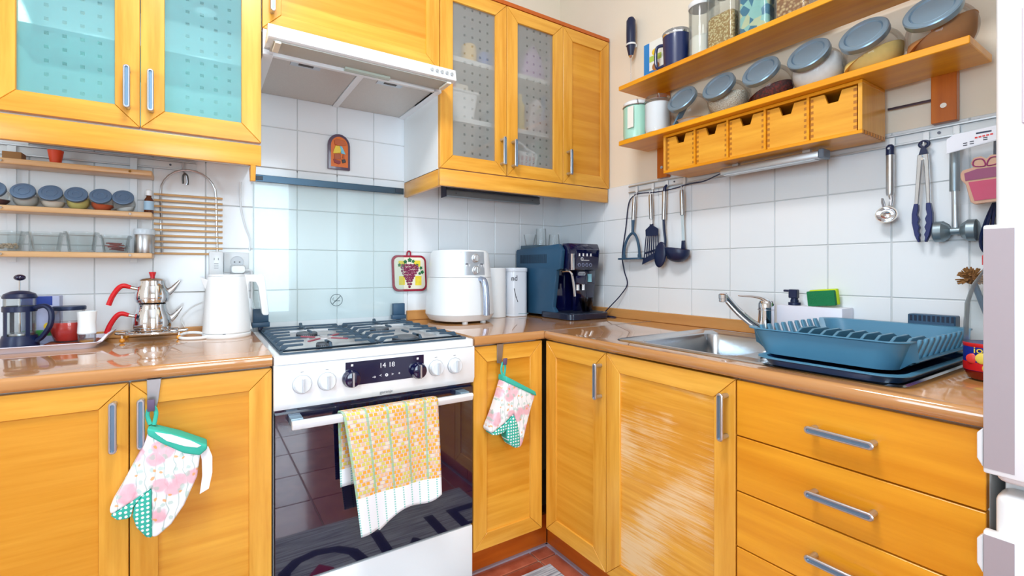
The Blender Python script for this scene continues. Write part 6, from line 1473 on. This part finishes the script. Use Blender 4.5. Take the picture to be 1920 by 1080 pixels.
# bottle by the fridge, brush behind
bt = thing('drink_bottle', 'clear plastic drink bottle with red cap and blue fruit label by the fridge', 'bottle', (-.36, -1.612, ZW))
c0 = (-.300, -1.609, ZW)
petm = thin_glass('thin clear plastic', (248, 251, 251), .9, .07)
build(MB().lathe([(.024, 0), (.034, .004), (.040, .018), (.040, .020)], c0, 32), 'bottle_base', P('dark red drink', (120, 22, 14), .12, coat=.5), bt)
build(MB().lathe([(.0405, .0205), (.0408, .022), (.0408, .072), (.0405, .0735)], c0, 32), 'bottle_label', P('label navy', (22, 40, 140), .4), bt)
build(MB().lathe([(.0409, .0665), (.0412, .067), (.0412, .0735), (.0409, .074)], c0, 32, None, False, False), 'label_band', P('label red', (206, 28, 30), .4), bt)
build(MB().lathe([(.0409, .021), (.0411, .022), (.0411, .036), (.0409, .037)], c0, 32, None, False, False), 'label_band', P('label red', (206, 28, 30), .4), bt)
for a, z, r_, c_ in ((172, .046, .011, (240, 214, 90)), (196, .042, .013, (244, 226, 150)), (150, .044, .010, (226, 60, 50)), (184, .028, .010, (240, 206, 90)), (208, .050, .008, (110, 170, 60))):
    build(MB().sphere((c0[0] + .0405 * math.cos(R(a)), c0[1] + .0405 * math.sin(R(a)), ZW + z), (.003, r_, r_), 14, 8), 'fruit_print', P('fruit ' + str(c_), c_, .4), bt)
text('io', .018, P('label yellow', (246, 214, 60), .5), bt, (c0[0] - .0412, c0[1] + .012, ZW + .0615), '-x', name='label_lettering')
build(MB().lathe([(.0402, .0735), (.0400, .110), (.0385, .150), (.030, .185), (.016, .212), (.0125, .222), (.0125, .228)], c0, 32, None, False, False), 'bottle_body', petm, bt)
build(MB().lathe([(.0150, .226), (.0150, .244), (.013, .246), (.001, .246)], c0, 24), 'cap', P('red cap', (214, 20, 26), .4), bt)
br = thing('dish_brush', 'wooden dish brush with brown bristles standing behind the bottle', 'brush', (-.05, -1.57, ZW))
build(MB().tube([(-.040, -1.580, ZW + .001), (-.052, -1.555, .92), (-.060, -1.534, 1.00)], .006, 8), 'brush_stick', slate, br)
mb = MB(); rnd = random.Random(2)
for k in range(130):
    a, e = rnd.uniform(0, 6.28), rnd.uniform(-.5, 1.3); d = Vector((math.cos(a) * math.cos(e), math.sin(a) * math.cos(e), math.sin(e)))
    p0 = Vector((-.062, -1.530, 1.012)); mb.cyl(p0 + d * .006, p0 + d * rnd.uniform(.022, .030), .0016, 4)
q = build(mb, 'bristles', P('coir bristle', (150, 104, 56), .9, noise=.3, nscale=100), br); q['kind'] = 'stuff'
build(MB().sphere((-.062, -1.530, 1.012), .013, 12, 8), 'brush_head', P('coir core', (120, 80, 44), .9), br)

# ------------------------------------------------------------------ fridge
fr_ = thing('fridge_freezer', 'tall white fridge-freezer with grey handle strips at the worktop end', 'fridge', (-.3, -1.97, 0))
fy0, fy1, fx = -2.262, -1.6660, -.600
build(MB().box(-.545, -.03, fy0, fy1 - .001, .02, 1.90), 'fridge_body', fridge_m, fr_, .004, 2)
ud = build(MB().box(fx, -.5455, fy0, fy1, .716, 1.90), 'fridge_door', fridge_m, fr_, .012, 3)
ld = build(MB().box(fx, -.5455, fy0, fy1, .04, .700), 'freezer_door', fridge_m, fr_, .012, 3)
for dpar, z0, z1 in ((ud, .737, 1.095), (ld, .25, .637)):
    hd = build(MB().box(fx - .012, fx + .004, -1.700, -1.6565, z0 - .008, z1 + .006), 'handle_strip', fridge_m, dpar, .003, 2)
    build(MB().box(fx - .0128, fx - .011, -1.6885, -1.6575, z0, z1), 'handle_insert', pinkgrey, hd)
    zc = z0 + .03 if dpar is ud else z1 - .03
    build(MB().prism([(-1.6560, zc - .03), (-1.6500, zc - .018), (-1.6500, zc + .02), (-1.6560, zc + .028)], 'x', fx - .010, fx + .006), 'finger_catch', fridge_m, hd, .001)
cal = tag(build(MB().box(fx - .018, fx - .0005, -1.86, -1.6960, 1.243, 1.408), 'paper_pad', P('pale paper', (206, 196, 206), .7), None, .001), 'pale paper pad fixed to the fridge door', 'paper pad')

# ------------------------------------------------------------------ oven mitts on door hooks
def mitt(label, hooklabel, body, finger, thumb, cuff, loop, hookp, clipp, tagp=None):
    y0 = -.594; 
    o = thing('oven_mitt', label, 'oven mitt', (body[0][0], -.6, .45), 'floral oven mitts')
    yb = -.5725
    build(MB().prism(body, 'y', -.618, yb - .0015), 'mitt_body', floral_m, o, .010, 4, sharp=60)
    build(MB().prism(finger, 'y', -.6205, yb - .003), 'finger_pad', teal_dot, o, .009, 4, sharp=60)
    build(MB().prism(thumb, 'y', -.6190, yb - .003), 'thumb_pad', teal_dot, o, .007, 4, sharp=60)
    build(MB().prism(cuff, 'y', -.6215, yb - .0012), 'cuff', teal_cloth, o, .004, 3, sharp=60)
    build(MB().tube(smooth_path([(p[0], -.597, p[1]) for p in loop], 4), .0042, 8, flat=.5), 'hanging_loop', teal_cloth, o)
    if tagp: build(MB().prism([(-1.701, .679), (-1.67, .667), (-1.634, .647), (-1.614, .632), (-1.622, .629), (-1.646, .637), (-1.679, .655), (-1.696, .672)], 'y', -.6222, -.6205), 'cuff_lining', P('white lining', (238, 238, 242), .9), o)
    if tagp: build(MB().prism(tagp, 'y', -.612, -.6105), 'care_tag', P('white satin tag', (240, 240, 244), .5, noise=.05, nscale=200), o)
    hk = thing('door_hook', hooklabel, 'hook', (hookp[0][0], -.58, .72))
    build(MB().prism(hookp, 'y', -.5735, -.5712), 'hook_plate', P('hook steel', (172, 170, 172), .35, .9), hk, .0004)
    zt_ = .7855
    build(MB().box(hookp[0][0], hookp[1][0], -.5735, -.5500, zt_ - .001, zt_ + .0002), 'hook_top', P('hook steel', (172, 170, 172), .35, .9), hk)
    build(MB().prism(clipp, 'y', -.604, -.5995), 'hook_tongue', P('plum rubber', (96, 78, 110), .5), hk, .0015, 2)
    xs_ = [p[0] for p in clipp]; zs_ = min(p[1] for p in clipp)
    build(MB().box(min(xs_) + .001, max(xs_) - .001, -.6015, -.5735, zs_ + .001, zs_ + .004), 'hook_floor', P('hook steel', (172, 170, 172), .35, .9), hk)
mitt('white floral oven mitt with teal dotted pads and care tag on the left cabinet door', 'steel over-door hook carrying the mitt with the care tag',
     [(-1.714, .677), (-1.616, .611), (-1.622, .561), (-1.647, .502), (-1.671, .466), (-1.697, .446), (-1.707, .447), (-1.707, .555), (-1.742, .534), (-1.777, .516), (-1.780, .526), (-1.777, .537), (-1.758, .573), (-1.739, .613), (-1.721, .65)],
     [(-1.707, .555), (-1.706, .445), (-1.717, .451), (-1.734, .477), (-1.741, .503), (-1.738, .523), (-1.725, .542)],
     [(-1.708, .556), (-1.725, .542), (-1.739, .523), (-1.743, .504), (-1.750, .501), (-1.766, .503), (-1.777, .515), (-1.758, .525), (-1.736, .538)],
     [(-1.715, .687), (-1.710, .687), (-1.656, .662), (-1.602, .630), (-1.603, .620), (-1.617, .609), (-1.647, .620), (-1.688, .650), (-1.714, .673)],
     [(-1.711, .690), (-1.716, .712), (-1.711, .727), (-1.704, .727), (-1.700, .712), (-1.704, .688)],
     [(-1.719, .786), (-1.692, .786), (-1.697, .739), (-1.700, .722), (-1.716, .722), (-1.718, .742)],
     [(-1.716, .746), (-1.702, .746), (-1.702, .720), (-1.716, .720)],
     [(-1.619, .623), (-1.600, .624), (-1.592, .599), (-1.592, .562), (-1.599, .526), (-1.617, .518), (-1.612, .559), (-1.613, .596)])
mitt('white floral oven mitt with teal dotted pads on the narrow door right of the stove', 'steel over-door hook on the narrow cabinet door',
     [(-.769, .673), (-.645, .607), (-.662, .569), (-.681, .511), (-.696, .460), (-.705, .443), (-.724, .443), (-.712, .490), (-.735, .558), (-.769, .534), (-.818, .509), (-.832, .517), (-.831, .526), (-.809, .570), (-.789, .618)],
     [(-.735, .558), (-.719, .521), (-.710, .478), (-.710, .446), (-.726, .443), (-.749, .457), (-.763, .484), (-.766, .511), (-.756, .535)],
     [(-.735, .558), (-.758, .536), (-.767, .511), (-.776, .505), (-.800, .501), (-.822, .506), (-.805, .516), (-.769, .534)],
     [(-.769, .688), (-.760, .683), (-.648, .621), (-.643, .605), (-.771, .669)],
     [(-.767, .684), (-.772, .705), (-.767, .7255), (-.759, .7255), (-.757, .705), (-.762, .680)],
     [(-.773, .786), (-.747, .786), (-.750, .760), (-.754, .722), (-.773, .722)],
     [(-.768, .742), (-.752, .742), (-.754, .720), (-.768, .720)])

# ------------------------------------------------------------------ floor mat, added fill lamp
mt_ = thing('floor_mat', 'grey plank-print floor mat lettered HOME in front of the stove', 'mat', (-1.1, -.83, 0))
def matmat():
    m, nt, b = newmat('grey plank print')
    tc = nt.nodes.new('ShaderNodeTexCoord'); mp = nt.nodes.new('ShaderNodeMapping'); mp.inputs['Scale'].default_value = (3, 60, 1)
    n = nt.nodes.new('ShaderNodeTexNoise'); n.inputs['Scale'].default_value = 2; n.inputs['Detail'].default_value = 6
    nt.links.new(tc.outputs['Object'], mp.inputs[0]); nt.links.new(mp.outputs[0], n.inputs['Vector'])
    r = ramp(nt, [(.35, lin((120, 124, 136))), (.6, lin((206, 210, 216)))]); nt.links.new(n.outputs[0], r.inputs[0])
    nt.links.new(r.outputs[0], b.inputs['Base Color']); b.inputs['Roughness'].default_value = .9
    return m
mm_ = build(MB().box(-1.75, -.572, -1.21, -.604, .0003, .006), 'mat_body', matmat(), mt_, .001)
text('HOME', .42, P('mat charcoal', (40, 40, 56), .9), mt_, (-1.14, -.93, .0063), face='z', name='mat_lettering')
hr = [(.0, -.030), (.034, .006), (.030, .024), (.015, .030), (.0, .018), (-.015, .030), (-.030, .024), (-.034, .006)]
for hx_, hy_ in ((-1.262, -.93), (-.70, -.74)):
    build(MB().prism([(hx_ + p[0] * 1.2, hy_ + p[1] * 1.2) for p in hr], 'z', .0061, .0068), 'heart_print', P('mat red', (170, 40, 60), .9), mt_)
lp = thing('fill_lamp', 'round white fill lamp added on the unseen ceiling', 'lamp', (-1.55, -1.35, 2.5))
build(MB().lathe([(.24, 2.60), (.24, 2.6195)], (-1.55, -1.35, 0), 40), 'lamp_plate', white_pl, lp)
build(MB().lathe([(.001, 2.535), (.12, 2.545), (.20, 2.57), (.225, 2.599)], (-1.55, -1.35, 0), 40), 'diffuser', emit('fill lamp glow', (255, 244, 228), 1.0), lp)
ll = bpy.data.lights.new('fill_lamp_light', 'AREA'); ll.shape = 'DISK'; ll.size = .5; ll.energy = 30; ll.color = (.97, .98, 1.0)  # extra fill from above, no lamp is known here
lo = bpy.data.objects.new('fill_lamp_light', ll); col.objects.link(lo); lo.location = (-1.55, -1.35, 2.52)
